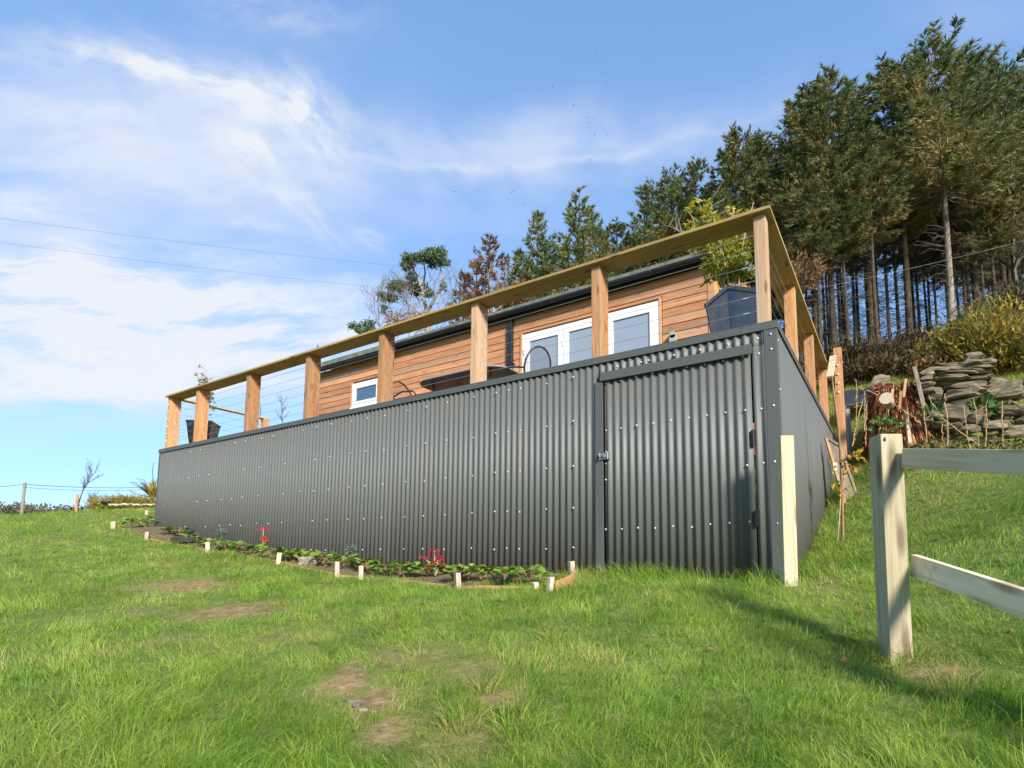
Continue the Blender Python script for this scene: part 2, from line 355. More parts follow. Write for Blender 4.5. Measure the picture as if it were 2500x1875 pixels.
MT['fence'] = wood('treated_softwood', ((.44,.36,.22),(.57,.48,.30),(.65,.57,.39)), 'z', (.44,.42,.31), knots=.8, greyamt=.4, knr=1.7)
MT['fencer'] = wood('greyed_softwood_rail', ((.62,.48,.29),(.74,.60,.39),(.80,.68,.48)), 'x', (.66,.56,.40), knots=.8, greyamt=.6, knr=1.6)
MT['stake'] = wood('bed_stake_timber', ((.46,.35,.24),(.6,.48,.36),(.68,.58,.46)), 'z', greyamt=.3)
MT['edge'] = wood('bed_board_timber', ((.34,.16,.065),(.46,.24,.10),(.52,.33,.17)), 'x', (.4,.34,.22), greyamt=.6)
MT['oldw'] = wood('weathered_board', ((.17,.13,.09),(.24,.19,.135),(.30,.25,.185)), 'z', (.27,.25,.21), greyamt=.6)
MT['upvc'] = plain('white_upvc', (.78,.77,.74), .3)
MT['glass'] = plain('sky_toned_glazing', (.27,.31,.37), .06, spec=.7)  # sky reflection and pale blinds are put into the blue-grey base colour
MT['glassd'] = plain('dark_glazing', (.07,.12,.2), .05, spec=.7)
MT['felt'] = plain('mossy_roof_felt', (.15,.15,.115), .9, var=.35, nscale=6, bump=.6, bscale=30)
MT['verge'] = plain('green_grey_trim', (.19,.215,.18), .5)
MT['wire'] = plain('steel_cable', (.5,.5,.48), .35, .7)
MT['mesh'] = plain('galvanised_wire', (.2,.2,.19), .6, .4)
MT['pot'] = None
MT['soil'] = plain('dark_soil', (.15,.10,.06), .95, var=.6, nscale=30, bump=1, bscale=40)
MT['slab'] = plain('black_sheet', (.03,.034,.044), .4, var=.2)
MT['rubber'] = plain('black_rubber', (.02,.021,.023), .7, bump=.6, bscale=40)
MT['furn'] = plain('black_powder_coat', (.03,.03,.032), .4)
MT['furnl'] = plain('grey_table_rim', (.2,.21,.23), .35)
MT['dish'] = plain('grey_dish', (.3,.31,.31), .5)
MT['grey'] = plain('grey_plastic', (.33,.34,.33), .5)
MT['brick'] = plain('brick_plinth', (.36,.2,.13), .9, var=.4, nscale=18, bump=.6)
MT['hinge'] = plain('black_hinge', (.02,.02,.018), .5)
def pot_mat():
    m, N, L, b = mat_base('black_glaze', .07, .8); b.inputs['Base Color'].default_value = (.012,.012,.013,1)
    b.inputs['Coat Weight'].default_value = .25; b.inputs['Coat Roughness'].default_value = .03
    tc = N.new('ShaderNodeTexCoord'); t = N.new('ShaderNodeTexNoise'); t.inputs['Scale'].default_value = 9; t.inputs['Detail'].default_value = 3; L.new(tc.outputs['Object'], t.inputs['Vector'])
    bp = N.new('ShaderNodeBump'); bp.inputs['Strength'].default_value = .3; bp.inputs['Distance'].default_value = .03; L.new(t.outputs['Fac'], bp.inputs['Height']); L.new(bp.outputs[0], b.inputs['Normal']); L.new(bp.outputs[0], b.inputs['Coat Normal'])
    return m
MT['pot'] = pot_mat()
def net_mat():
    m, N, L, b = mat_base('chair_mesh', .6); b.inputs['Base Color'].default_value = (.035,.033,.03,1)
    tr = N.new('ShaderNodeBsdfTransparent'); mx = N.new('ShaderNodeMixShader'); mx.inputs[0].default_value = .72
    L.new(b.outputs[0], mx.inputs[1]); L.new(tr.outputs[0], mx.inputs[2]); L.new(mx.outputs[0], N['Material Output'].inputs['Surface']); return m
MT['net'] = net_mat()
def stone_mat(name, cols, lich=.35):
    m, N, L, b = mat_base(name, .85, .3); tc = N.new('ShaderNodeTexCoord'); oi = N.new('ShaderNodeObjectInfo')
    ad = N.new('ShaderNodeVectorMath'); ad.operation = 'ADD'; L.new(tc.outputs['Object'], ad.inputs[0]); L.new(oi.outputs['Location'], ad.inputs[1])
    mp = N.new('ShaderNodeMapping'); mp.inputs['Scale'].default_value = (6, 6, 30); L.new(ad.outputs[0], mp.inputs[0])
    t = N.new('ShaderNodeTexNoise'); t.inputs['Scale'].default_value = 1.2; t.inputs['Detail'].default_value = 8; L.new(mp.outputs[0], t.inputs['Vector'])
    r = ramp(N, [(.3, cols[0]), (.52, cols[1]), (.7, cols[2])]); L.new(t.outputs['Fac'], r.inputs[0])
    t2 = N.new('ShaderNodeTexNoise'); t2.inputs['Scale'].default_value = 11; t2.inputs['Detail'].default_value = 6; L.new(ad.outputs[0], t2.inputs['Vector'])
    r2 = ramp(N, [(.58, (0,0,0)), (.68, (lich,)*3)]); L.new(t2.outputs['Fac'], r2.inputs[0])
    mx = N.new('ShaderNodeMix'); mx.data_type = 'RGBA'; L.new(r2.outputs[0], mx.inputs['Factor']); L.new(r.outputs[0], mx.inputs['A']); mx.inputs['B'].default_value = (.34,.32,.24,1)
    hv = N.new('ShaderNodeHueSaturation'); L.new(mx.outputs['Result'], hv.inputs['Color']); mr = N.new('ShaderNodeMapRange'); mr.inputs['To Min'].default_value = .65; mr.inputs['To Max'].default_value = 1.4; L.new(oi.outputs['Random'], mr.inputs['Value']); L.new(mr.outputs[0], hv.inputs['Value'])
    L.new(hv.outputs[0], b.inputs['Base Color'])
    bp = N.new('ShaderNodeBump'); bp.inputs['Strength'].default_value = .7; bp.inputs['Distance'].default_value = .02; L.new(t.outputs['Fac'], bp.inputs['Height']); L.new(bp.outputs[0], b.inputs['Normal'])
    return m
MT['slate'] = stone_mat('slate_stone', ((.075,.06,.036),(.165,.135,.085),(.25,.21,.135)))
MT['pale_stone'] = stone_mat('pale_stone', ((.3,.24,.18),(.42,.34,.25),(.5,.42,.33)), .2)
MT['pebble'] = stone_mat('pebble_stone', ((.12,.09,.06),(.2,.16,.11),(.28,.235,.18)), .2)
def stump_mat():
    m, N, L, b = mat_base('rotten_wood', .9, .2); a = N.new('ShaderNodeAttribute'); a.attribute_name = 'hue'
    r = ramp(N, [(0, (.03,.014,.01)), (.35, (.15,.055,.024)), (.6, (.36,.125,.045)), (.82, (.42,.29,.18)), (1, (.55,.46,.34))]); L.new(a.outputs['Fac'], r.inputs[0]); L.new(r.outputs[0], b.inputs['Base Color']); return m
MT['stump'] = stump_mat()
def bark(name, cols, sc_=5):
    m, N, L, b = mat_base(name, .9, .2); tc = N.new('ShaderNodeTexCoord'); mp = N.new('ShaderNodeMapping'); mp.inputs['Scale'].default_value = (sc_*2, sc_*2, sc_*.7); L.new(tc.outputs['Object'], mp.inputs[0])
    t = N.new('ShaderNodeTexNoise'); t.inputs['Scale'].default_value = 1.3; t.inputs['Detail'].default_value = 8; t.inputs['Roughness'].default_value = .7; L.new(mp.outputs[0], t.inputs['Vector'])
    r = ramp(N, [(.32, cols[0]), (.5, cols[1]), (.68, cols[2])]); L.new(t.outputs['Fac'], r.inputs[0])
    oi = N.new('ShaderNodeObjectInfo'); hv = N.new('ShaderNodeHueSaturation'); L.new(r.outputs[0], hv.inputs['Color']); mr = N.new('ShaderNodeMapRange'); mr.inputs['To Min'].default_value = .75; mr.inputs['To Max'].default_value = 1.25; L.new(oi.outputs['Random'], mr.inputs['Value']); L.new(mr.outputs[0], hv.inputs['Value'])
    L.new(hv.outputs[0], b.inputs['Base Color'])
    bp = N.new('ShaderNodeBump'); bp.inputs['Strength'].default_value = .6; bp.inputs['Distance'].default_value = .03; L.new(t.outputs['Fac'], bp.inputs['Height']); L.new(bp.outputs[0], b.inputs['Normal'])
    return m
MT['bark'] = bark('conifer_bark', ((.045,.034,.022),(.095,.072,.045),(.16,.125,.08)))
MT['barkp'] = bark('pale_bark', ((.15,.115,.085),(.33,.27,.2),(.45,.38,.29)))
MT['twig'] = plain('bare_twig', (.13,.105,.08), .9)
MT['dead'] = plain('dead_branch', (.085,.068,.05), .9)
MT['palebr'] = plain('pale_branch', (.36,.31,.26), .8)
MT['stem'] = plain('dry_stem', (.5,.36,.2), .8, var=.3, nscale=12)
MT['redstem'] = plain('brown_stem', (.3,.15,.08), .6, var=.3, nscale=15)
MT['conifer'] = foliage('conifer_needles', [(0, (.06,.10,.045)), (.3, (.12,.172,.062)), (.55, (.205,.222,.072)), (.8, (.29,.235,.085)), (1, (.37,.285,.11))], .55, .22, objvar=.2)
MT['rusty'] = foliage('rusty_foliage', [(0, (.09,.07,.035)), (.4, (.2,.125,.055)), (.75, (.32,.15,.065)), (1, (.22,.2,.1))], .6, .2)
MT['euc'] = foliage('evergreen_leaves', [(0, (.045,.08,.038)), (.5, (.10,.145,.065)), (1, (.18,.22,.11))], .45, .2)
MT['gorse'] = foliage('yellow_shrub_leaves', [(0, (.12,.14,.03)), (.4, (.28,.25,.045)), (.75, (.46,.33,.05)), (1, (.50,.25,.035))], .6, .35)
MT['scrub'] = foliage('brown_scrub', [(0, (.03,.03,.014)), (.5, (.085,.062,.03)), (1, (.16,.11,.05))], .8, .15)
MT['bamboo'] = foliage('nandina_leaves', [(0, (.13,.21,.025)), (.4, (.34,.38,.04)), (.75, (.6,.48,.055)), (1, (.5,.18,.03))], .45, .35)
MT['pleaf'] = foliage('potted_leaves_dark', [(0, (.06,.09,.03)), (.5, (.15,.17,.06)), (1, (.3,.26,.1))], .5, .3)
MT['bedleaf'] = foliage('bed_plant_leaves', [(0, (.08,.17,.025)), (.5, (.19,.32,.05)), (1, (.34,.42,.08))], .5, .3)
MT['spurge'] = foliage('grey_green_leaves', [(0, (.08,.14,.09)), (1, (.2,.28,.2))], .55, .2)
MT['red'] = foliage('red_petals', [(0, (.36,.015,.02)), (1, (.62,.05,.06))], .6, .25)
MT['ylw'] = foliage('yellow_autumn_leaves', [(0, (.24,.28,.03)), (.4, (.5,.42,.04)), (.8, (.72,.4,.03)), (1, (.62,.22,.02))], .5, .35)
MT['brleaf'] = foliage('fallen_brown_leaves', [(0, (.3,.12,.035)), (1, (.55,.3,.1))], .7, .2)
MT['phorm'] = foliage('sword_leaves', [(0, (.12,.14,.03)), (.5, (.3,.28,.05)), (1, (.5,.33,.09))], .5, .2)
MT['farwood'] = foliage('distant_wood', [(0, (.03,.04,.03)), (.4, (.06,.065,.035)), (.8, (.13,.10,.045)), (1, (.2,.135,.06))], .8, 0)
MT['dgreen'] = foliage('green_leaves', [(0, (.05,.11,.025)), (1, (.13,.25,.05))], .5, .25)
def grass_mat():
    m, N, L, b = mat_base('grass_blades', .5, .35)
    a = N.new('ShaderNodeAttribute'); a.attribute_name = 'hue'; d = N.new('ShaderNodeAttribute'); d.attribute_name = 'dry'
    r = ramp(N, [(0, (.07,.165,.016)), (.35, (.165,.315,.026)), (.7, (.285,.44,.048)), (1, (.45,.53,.11))]); L.new(a.outputs['Fac'], r.inputs[0])
    r2 = ramp(N, [(0, (.36,.31,.08)), (.5, (.50,.34,.13)), (1, (.62,.48,.26))]); L.new(a.outputs['Fac'], r2.inputs[0])
    mx = N.new('ShaderNodeMix'); mx.data_type = 'RGBA'; L.new(d.outputs['Fac'], mx.inputs['Factor']); L.new(r.outputs[0], mx.inputs['A']); L.new(r2.outputs[0], mx.inputs['B'])
    L.new(mx.outputs['Result'], b.inputs['Base Color'])
    tr = N.new('ShaderNodeBsdfTranslucent'); L.new(mx.outputs['Result'], tr.inputs['Color'])
    ms = N.new('ShaderNodeMixShader'); ms.inputs[0].default_value = .4; L.new(b.outputs[0], ms.inputs[1]); L.new(tr.outputs[0], ms.inputs[2]); L.new(ms.outputs[0], N['Material Output'].inputs['Surface'])
    return m
MT['grass'] = grass_mat()
def ground_mat():
    m, N, L, b = mat_base('turf_and_soil', .95, .2)
    geo = N.new('ShaderNodeNewGeometry')
    def noise(s, det=6):
        t = N.new('ShaderNodeTexNoise'); t.inputs['Scale'].default_value = s; t.inputs['Detail'].default_value = det; t.inputs['Roughness'].default_value = .65; L.new(geo.outputs['Position'], t.inputs['Vector']); return t.outputs['Fac']
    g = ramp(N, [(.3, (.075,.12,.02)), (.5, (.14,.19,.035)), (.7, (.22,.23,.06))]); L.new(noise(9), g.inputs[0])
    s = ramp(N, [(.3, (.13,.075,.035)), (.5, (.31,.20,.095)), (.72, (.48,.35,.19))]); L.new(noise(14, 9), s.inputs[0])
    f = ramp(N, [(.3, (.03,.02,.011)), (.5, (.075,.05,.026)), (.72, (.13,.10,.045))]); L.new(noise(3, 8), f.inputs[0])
    fg = ramp(N, [(.3, (.10,.16,.035)), (.55, (.16,.22,.05)), (.75, (.23,.24,.075))]); L.new(noise(.15, 8), fg.inputs[0])
    def attr(n):
        a = N.new('ShaderNodeAttribute'); a.attribute_name = n; return a.outputs['Fac']
    def mix(fac, a, c):
        n = N.new('ShaderNodeMix'); n.data_type = 'RGBA'; L.new(fac, n.inputs['Factor']); L.new(a, n.inputs['A']); L.new(c, n.inputs['B']); return n.outputs['Result']
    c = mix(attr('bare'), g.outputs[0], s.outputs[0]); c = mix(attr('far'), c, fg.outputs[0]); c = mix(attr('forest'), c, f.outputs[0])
    L.new(c, b.inputs['Base Color'])
    bp = N.new('ShaderNodeBump'); bp.inputs['Strength'].default_value = .8; bp.inputs['Distance'].default_value = .03; L.new(noise(25, 8), bp.inputs['Height']); L.new(bp.outputs[0], b.inputs['Normal'])
    return m
MT['ground'] = ground_mat()

# ------------------------------------------------------------------ the ground
CTRL = np.array([
 (-10.9,0,-1.5),(-9.2,0,-1.74),(-7.1,0,-1.95),(-4.6,0,-2.18),(-2.7,0,-2.22),(-1.6,0,-2.19),(-.1,0,-2.16),
 (.03,1.0,-2.08),(.05,2.0,-1.76),(.05,2.85,-1.5),(.05,5.1,-.95),(0,7.5,.75),
 (-5,1.5,-1.9),(-10,1.5,-1.35),(-5,5,-.7),(-10,5,-.7),(-2,7,.0),(-11,3.5,-.95),
 (-9,-1,-1.87),(-6,-1,-2.14),(-3,-1,-2.33),(-1,-.9,-2.31),(-12,-1,-1.5),(-12.5,1,-1.2),
 (.1,-.46,-2.27),(.75,-1.56,-2.57),(.76,-2.9,-2.72),(.76,-5.1,-2.88),(-2,-3,-2.60),(-2,-5,-2.85),(-6,-3,-2.42),(-6,-5,-2.68),
 (-9,-3,-2.12),(-9,-5,-2.38),(-12,-3,-1.8),(-12,-5,-2.1),(-18,-.8,-1.2),(-16,-5,-1.85),(-22,-6,-2.2),
 (-14,1.3,-.92),(-13,3.5,-.82),(-18,3,-.9),(-24,1,-1.6),(-30,0,-3.2),(-26,8,-1.4),(-16,8,-.4),
 (1.86,2.9,-1.08),(1.58,4.5,-.62),(3,1,-1.35),(4.5,3,-.85),(4,0,-1.75),(3,-2,-2.3),(2,-4,-2.75),(6,-4,-2.4),(-2,-9,-3.4),(6,-9,-3.1),(-12,-10,-3.0),
 (.85,5.15,-.2),(.5,4.2,-.68),(1.77,6.2,-.1),(3.5,6,-.2),(.25,6.4,.70),(2,8,1.1),(.1,9,1.9),(2.8,12,3.2),(-.5,12,3.2),(-.5,20.5,5.9),(3,21,6.2),(7,20,6.3),(7,8,1.6),
 (-5,12,2.2),(-10,14,2.6),(-8,22,5.2),(-15,20,3.6),(-3,20,5.6),(0,30,5),(-10,32,4),(8,30,5.5),(0,42,1),(-15,40,1)])
def _tps(r): return np.where(r > 1e-9, r*r*np.log(r+1e-12), 0)
_n = len(CTRL); _K = _tps(np.linalg.norm(CTRL[:, None, :2]-CTRL[None, :, :2], axis=2))+np.eye(_n)*.05
_P = np.hstack([np.ones((_n, 1)), CTRL[:, :2]]); _A = np.block([[_K, _P], [_P.T, np.zeros((3, 3))]])
_W = np.linalg.solve(_A, np.concatenate([CTRL[:, 2], np.zeros(3)]))
def gz(x, y):
    x = np.atleast_1d(np.asarray(x, float)); y = np.atleast_1d(np.asarray(y, float)); out = np.zeros(len(x))
    for i in range(0, len(x), 40000):
        X = x[i:i+40000]; Y = y[i:i+40000]
        # keep the spline inside its data, then fall away to the valley
        cx = np.clip(X, -30, 9); cy = np.clip(Y, -11, 42)
        R = np.hypot(cx[:, None]-CTRL[None, :, 0], cy[:, None]-CTRL[None, :, 1])
        z = _tps(R)@_W[:_n]+_W[_n]+_W[_n+1]*cx+_W[_n+2]*cy
        d = np.hypot(X-cx, Y-cy); s = np.clip(d/90, 0, 1); s = s*s*(3-2*s)
        far = -9+6*vnoise(X, Y, 1/160.)
        z = z*(1-s)+far*s
        out[i:i+40000] = z
    near = np.exp(-((x+3)**2+(y+2)**2)/200)
    return out+near*(.05*(vnoise(x, y, 1.3)-.5)+.028*(vnoise(x, y, 4.5, 2)-.5))
def on_ground(px, py):
    d = ray(px, py); ts = np.linspace(.8, 60, 6000); P = CAMPOS+ts[:, None]*d
    h = P[:, 2]-gz(P[:, 0], P[:, 1]); k = np.argmax(h < 0)
    return P[k] if h[k] < 0 else P[-1]
BARE = []                              # bare and worn patches: centre, radii, rotation, strength
for (px, py, rx, ry, k) in [(445,1432,.42,.15,.95),(580,1495,.5,.14,.85),(330,1440,.3,.08,.5),(845,1655,.09,.10,1.1),(890,1715,.12,.08,1.0),(950,1780,.09,.06,.8),(1215,1712,.12,.06,.9),(1010,1600,.3,.12,.5),
                            (400,1570,.4,.12,.35),(330,1490,.45,.15,.3),(1145,1640,.2,.08,.5),(700,1560,.4,.12,.35),(2290,1650,.16,.07,.8),(1990,1430,.2,.15,.4),(1120,1830,.18,.1,.5)]:
    p = on_ground(px, py); BARE.append((p[0], p[1], rx, ry, k))
def bare_at(x, y):
    o = np.zeros(len(x))
    ca, sa = math.cos(YAW), math.sin(YAW)
    wx = x+.25*(vnoise(x, y, 3.1)-.5); wy = y+.25*(vnoise(x+9, y+4, 3.1)-.5)
    for (a, b, rx, ry, k) in BARE:
        u = (wx-a)*ca-(wy-b)*sa; v = (wx-a)*sa+(wy-b)*ca
        o = np.maximum(o, k*np.exp(-((u/rx)**2+(v/(ry*2.2))**2)))
    return np.clip(o, 0, 1)
def build_ground():
    rad = np.concatenate([[0], np.geomspace(.5, 40, 150), np.geomspace(44, 4000, 34)]); na = 260
    th = np.arange(na)*2*PI/na; cx, cy = -1.5, -1.0
    X = (cx+rad[:, None]*np.cos(th)).ravel(); Y = (cy+rad[:, None]*np.sin(th)).ravel()
    Z = gz(X, Y); nr = len(rad); i = np.arange(nr-1)[:, None]; j = np.arange(na)[None]
    F = np.stack([i*na+j, i*na+(j+1) % na, (i+1)*na+(j+1) % na, (i+1)*na+j], -1)[:, :, ::-1].reshape(-1, 4)
    D = np.hypot(X-cx, Y-cy)
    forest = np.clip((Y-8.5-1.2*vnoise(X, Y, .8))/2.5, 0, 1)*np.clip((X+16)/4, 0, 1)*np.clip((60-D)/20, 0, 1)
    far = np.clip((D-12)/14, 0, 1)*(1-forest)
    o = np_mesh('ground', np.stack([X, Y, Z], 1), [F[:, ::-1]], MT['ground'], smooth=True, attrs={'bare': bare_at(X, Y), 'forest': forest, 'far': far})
    tag(o, kind='structure')
build_ground()
def build_hills():
    th = np.linspace(math.radians(95), math.radians(375), 300); rr = np.linspace(0, 1, 14); V = []
    for t in rr:
        for a in th:
            R = 330+t*420; el = 20+10*math.sin(a*3.1)+9*vnoise([a*6], [1.3], 1, 4)[0]+12*math.exp(-((a-math.radians(172))/.35)**2)+26*math.exp(-((a-math.radians(365))/.7)**2)
            V.append([R*math.cos(a), R*math.sin(a), -12+(el)*math.sin(t*PI*.5)*1.35])
    n = len(th); F = [[i*n+j, i*n+j+1, (i+1)*n+j+1, (i+1)*n+j] for i in range(len(rr)-1) for j in range(n-1)]
    V = np.array(V)
    o = np_mesh('hills', V, [F], MT['ground'], smooth=True, attrs={'bare': np.zeros(len(V)), 'forest': np.full(len(V), .55), 'far': np.ones(len(V))}); tag(o, kind='structure')
    # far-off woodland on that slope: nobody could count it
    m = 14000; k = rng.integers(0, len(V)-n, m); base = V[k]+rng.normal(size=(m, 3))*[7, 7, 0]
    hgt = rng.uniform(4, 8, m); C = []; hue = []; per = 16
    conif = vnoise(base[:, 0], base[:, 1], 1/30.) > .52
    q = rng.random((m, per)); ang = rng.random((m, per))*2*PI
    rad = np.where(conif[:, None], (1-q)*1.9, np.sqrt(np.maximum(.02, 1-(2*q-1)**2))*2.9)
    pos = base[:, None]+np.stack([np.cos(ang)*rad, np.sin(ang)*rad, q*hgt[:, None]], -1)
    hue = np.clip(np.where(conif[:, None], .1, .65)+rng.normal(size=(m, per))*.18, 0, 1).ravel()
    C = pos.reshape(-1, 3); V2, F2 = tri_cards(C, rng.normal(size=C.shape)+[0, 0, .8], 1.9, 1.5)
    o = np_mesh('distant_woodland', V2, [F2], MT['farwood'], attrs={'hue': np.repeat(hue, 3)})
    tag(o, 'mixed dark green and russet woodland covering the distant hillside', 'woodland', kind='stuff')
build_hills()
# ------------------------------------------------------------------ metal-clad front and side of the deck
PITCH_ = .0762
VAL0 = on_plane(1478.2, 1050.6, 1, .03)[0]            # a valley (where the screws sit)
def corr_y(X): return .0215+.0105*np.cos(2*PI*(X-VAL0)/PITCH_)
def corr_sheet(name, x0, x1, ztop, zbot, parent, side=False, mat=None, off=0.0):
    """x0..x1 along the wall; ztop/zbot numbers or functions"""
    m = max(2, int(abs(x1-x0)/PITCH_*12)); xs = np.linspace(x0, x1, m+1)
    zt = np.full(m+1, ztop) if np.isscalar(ztop) else ztop(xs); zb = np.full(m+1, zbot) if np.isscalar(zbot) else zbot(xs)
    d = corr_y(xs)+off
    rows = []
    for t in (0, .5, 1): 
        z = zt*(1-t)+zb*t
        rows.append(np.stack([xs, d, z], 1) if not side else np.stack([-d, xs, z], 1))
    V = np.concatenate(rows); n = m+1
    F = np.array([[r*n+i, (r+1)*n+i, (r+1)*n+i+1, r*n+i+1] for r in range(2) for i in range(m)])
    o = np_mesh(name, V, [F], mat or MT['steel'], parent, smooth=True)
    q = o.modifiers.new('solid', 'SOLIDIFY'); q.thickness = .0012; q.offset = 0
    return o
wall = thing('metal_clad_wall', (0, 0, -2.2), 'tall dark grey corrugated metal wall that boxes in the raised deck', 'wall')
LFT = -10.9
DX0, DX1 = -1.618, -.222
def base_front(xs): return np.minimum(-2.166, 10)+0*xs if False else np.where(xs > -4.6, -2.168, gz(xs, np.zeros_like(xs))-.12)
edges = [LFT+.02]
while edges[-1] < -1.75: edges.append(edges[-1]+PITCH_*13)
edges[-1] = -1.697
for a, b in zip(edges[:-1], edges[1:]):
    corr_sheet('corrugated_sheet', a-.004, b+.004, -.03, base_front, wall, off=.0016*(len(wall.children) % 2))
corr_sheet('corrugated_sheet', -1.697, -.104, -.03, -.262, wall, off=.001)                # above the door
corr_sheet('corrugated_sheet', DX1+.006, -.104, -.193, -2.2, wall, off=-.0015)
MB().box(-1.703, DX0, -.004, .012, -2.16, -.264).build('door_jamb', MT['flash'], wall, bevel=.002)
door = corr_sheet('door', DX0+.008, DX1-.008, -.225, -2.18, wall, off=-.002)
tag(door, 'corrugated metal door with grey head flashing and galvanised latch')
MB().box(DX0-.02, DX1+.01, -.019, .004, -.262, -.176).build('door_flashing', MT['flash'], door, bevel=.002)
for zz in (-.93, -1.62):
    h = MB(); h.box(DX1-.02, DX1+.02, -.002, .012, zz-.13, zz+.0); h.tube([(DX1, -.006, zz-.135), (DX1, -.006, zz+.005)], .007, 8); h.build('hinge', MT['hinge'], door)
lt = MB(); zl = on_plane(1475, 1115, 1, 0)[2]; xl = DX0
lt.box(xl-.055, xl+.002, -.018, -.006, zl-.032, zl+.03); lt.box(xl+.012, xl+.075, -.02, .0, zl-.03, zl+.034)
lt.box(xl-.03, xl+.05, -.034, -.02, zl-.012, zl+.012); lt.tube([(xl-.02, -.036, zl-.03), (xl-.02, -.05, zl), (xl-.02, -.036, zl+.03)], .005, 6)
lt.tube([(xl+.06, -.03, zl-.03), (xl+.06, -.03, zl+.036)], .006, 6)
lt.build('latch', MT['latch'], door, bevel=.0015)
sb = MB(); sb.box(xl-.052, xl-.035, -.02, -.0181, zl-.025, zl+.02); sb.box(xl-.004, xl+.01, -.0352, -.0342, zl-.01, zl+.01); sb.build('latch_keeper', MT['black'], door)
# corner trim, left trim, cap flashings
t = MB(); t.box(-.112, -.008, .006, .010, -2.2, -.055); t.box(-.012, -.008, .010, .062, -2.2, -.055); t.build('corner_trim', MT['flash'], wall, bevel=.0015)
t = MB(); t.box(LFT, LFT+.05, .006, .010, -1.75, -.06); t.box(LFT, LFT+.004, .010, .4, -1.75, -.06); t.build('corner_trim', MT['flash'], wall, bevel=.0015)
CAPX = on_plane(1807, 815, 1, 0)[0]
for a, b in ((LFT-.02, CAPX-.0015), (CAPX+.0015, 0.0)):
    c = MB(); c.box(a, b, 0, .004, -.068, -.002); c.box(a, b, 0, .15, -.002, .001); c.build('cap_flashing', MT['flash'], wall, bevel=.0012)
c = MB(); c.box(-.004, 0, .0042, 5.4, -.068, -.002); c.box(-.15, 0, .1502, 5.4, -.002, .001); c.build('cap_flashing', MT['flash'], wall, bevel=.0012)
c = MB(); c.box(LFT-.02, LFT-.016, .0042, 2.2, -.068, -.002); c.box(LFT-.02, LFT+.13, .1502, 2.2, -.002, .001); c.build('cap_flashing', MT['flash'], wall, bevel=.0012)
sg = on_plane(1992, 1150, 0, 0)[1]
def base_side(ys): return gz(np.full_like(ys, .05), ys)-.1
for a, b in ((.06, 1.05), (1.052, sg-.008), (sg+.012, sg+1.0), (sg+1.002, 5.35)):
    corr_sheet('corrugated_sheet', a, b, -.05, base_side, wall, side=True, off=rng.uniform(-.001, .001))
MB().box(-.06, -.05, .1, 5.3, -2.1, -.08).build('backing_board', MT['black'], wall)
# left return wall and rear closure (plain sheets, mostly unseen)
corr = corr_sheet('corrugated_sheet', .02, 2.2, -.05, -1.6, wall, side=True); corr.location.x += LFT+.03
MB().box(-4.55, -1.72, .05, .12, -2.32, -2.05).build('plinth', MT['brick'], wall)
# screws
pts = []
def px_rows(lst, zx0, zy0, s, plane=.0):
    return [on_plane(zx0+a/s, zy0+b/s, 1, .012) for a, b in lst]
K = 3.16
cols = [250+x/K for x in (897,1068,1184,1281,1381,1510,1622,1733,1886,2018,2150)]+[900+x/K for x in (273,425,584,792,974,1068,1162,1364,1580)]
colX = [on_plane(250+x/K, 1050+y/K, 1, .012)[0] for x, y in ((513,0),(577,380),(655,550),(740,355),(810,545),(897,737),(1000,530),(1068,729),(1184,722),(1281,718),(1381,711),(1510,705),(1622,702),(1733,691),(1886,688),(2018,681),(2150,673))]
colX += [on_plane(900+x/K, 1050+y/K, 1, .012)[0] for x, y in ((273,667),(425,657),(584,650),(792,643),(974,631),(1068,627),(1162,624),(1364,610),(1580,602))]
holes = []
for i, X in enumerate(colX):
    for r, zr in enumerate((-.165, -.632, -1.087, -1.522, -1.929)):
        if zr < gz([X], [0.])[0]+.1: continue
        q = np.array([X, .0, zr+rng.normal()*.006])
        (holes if (X < -6.2 and rng.random() < .3) else pts).append(q)
dr = px_rows([(247,318),(365,302),(488,280),(615,264),(748,241),(886,219),(1023,199),(1172,180),(1325,162),(247,482),(246,573),(244,698),(244,1082),(371,1080),(499,1071),(631,1073),(766,1058),(908,1066),(1051,1042),(1203,1033),(1360,1024),(1445,148),(1340,588),(1461,568),(1545,128),(1553,561),(1577,1036)], 1400, 950, K)
dr += px_rows([(1510,1058),(1626,1040),(1746,1010),(1876,983),(2003,955),(2138,932)], 1000, 600, K)
dr += px_rows([(990,1325),(838,1358),(695,1385),(555,1407),(420,1430),(295,1458),(165,1486),(45,1515),(1100,1187),(875,1235),(660,1277),(458,1317),(262,1355),(200,1370),(18,1405)], 1500, 450, K)
dr += px_rows([(257,130),(262,245),(281,680),(290,1112),(154,160),(162,275),(181,702)], 1800, 775, K)
for q in dr: pts.append(np.array([q[0], 0, q[2]]))
s_ = MB()
for q in pts:
    X = q[0]; y = .006 if X > -.112 else float(corr_y(np.array([X]))[0])-.004
    s_.lathe((X, y, q[2]), [(.0001,.008),(.006,.0075),(.009,.004),(.0105,.0)], 8, (0,-1,0))
for y, z in ((.05,-.17),(.05,-.6),(.05,-1.1)): s_.lathe((-.006, y-.01, z), [(.0001,.007),(.005,.006),(.0085,.0)], 8, (1,0,0))
tag(s_.build('screw', MT['screw'], wall, smooth=True), kind='stuff')
h_ = MB()
for q in holes: h_.lathe((q[0], float(corr_y(np.array([q[0]]))[0])-.004, q[2]), [(.0001,.003),(.007,.002),(.0085,.0)], 8, (0,-1,0))
if holes: tag(h_.build('screw_hole', MT['hole'], wall), kind='stuff')

# deck floor (seen only edge-on)
f = MB()
for i in range(25): f.box(LFT+.16, -.16, .155+i*.134, .155+i*.134+.128, -.05, -.022)
tag(f.build('deck_floor', MT['oldw']), kind='structure')

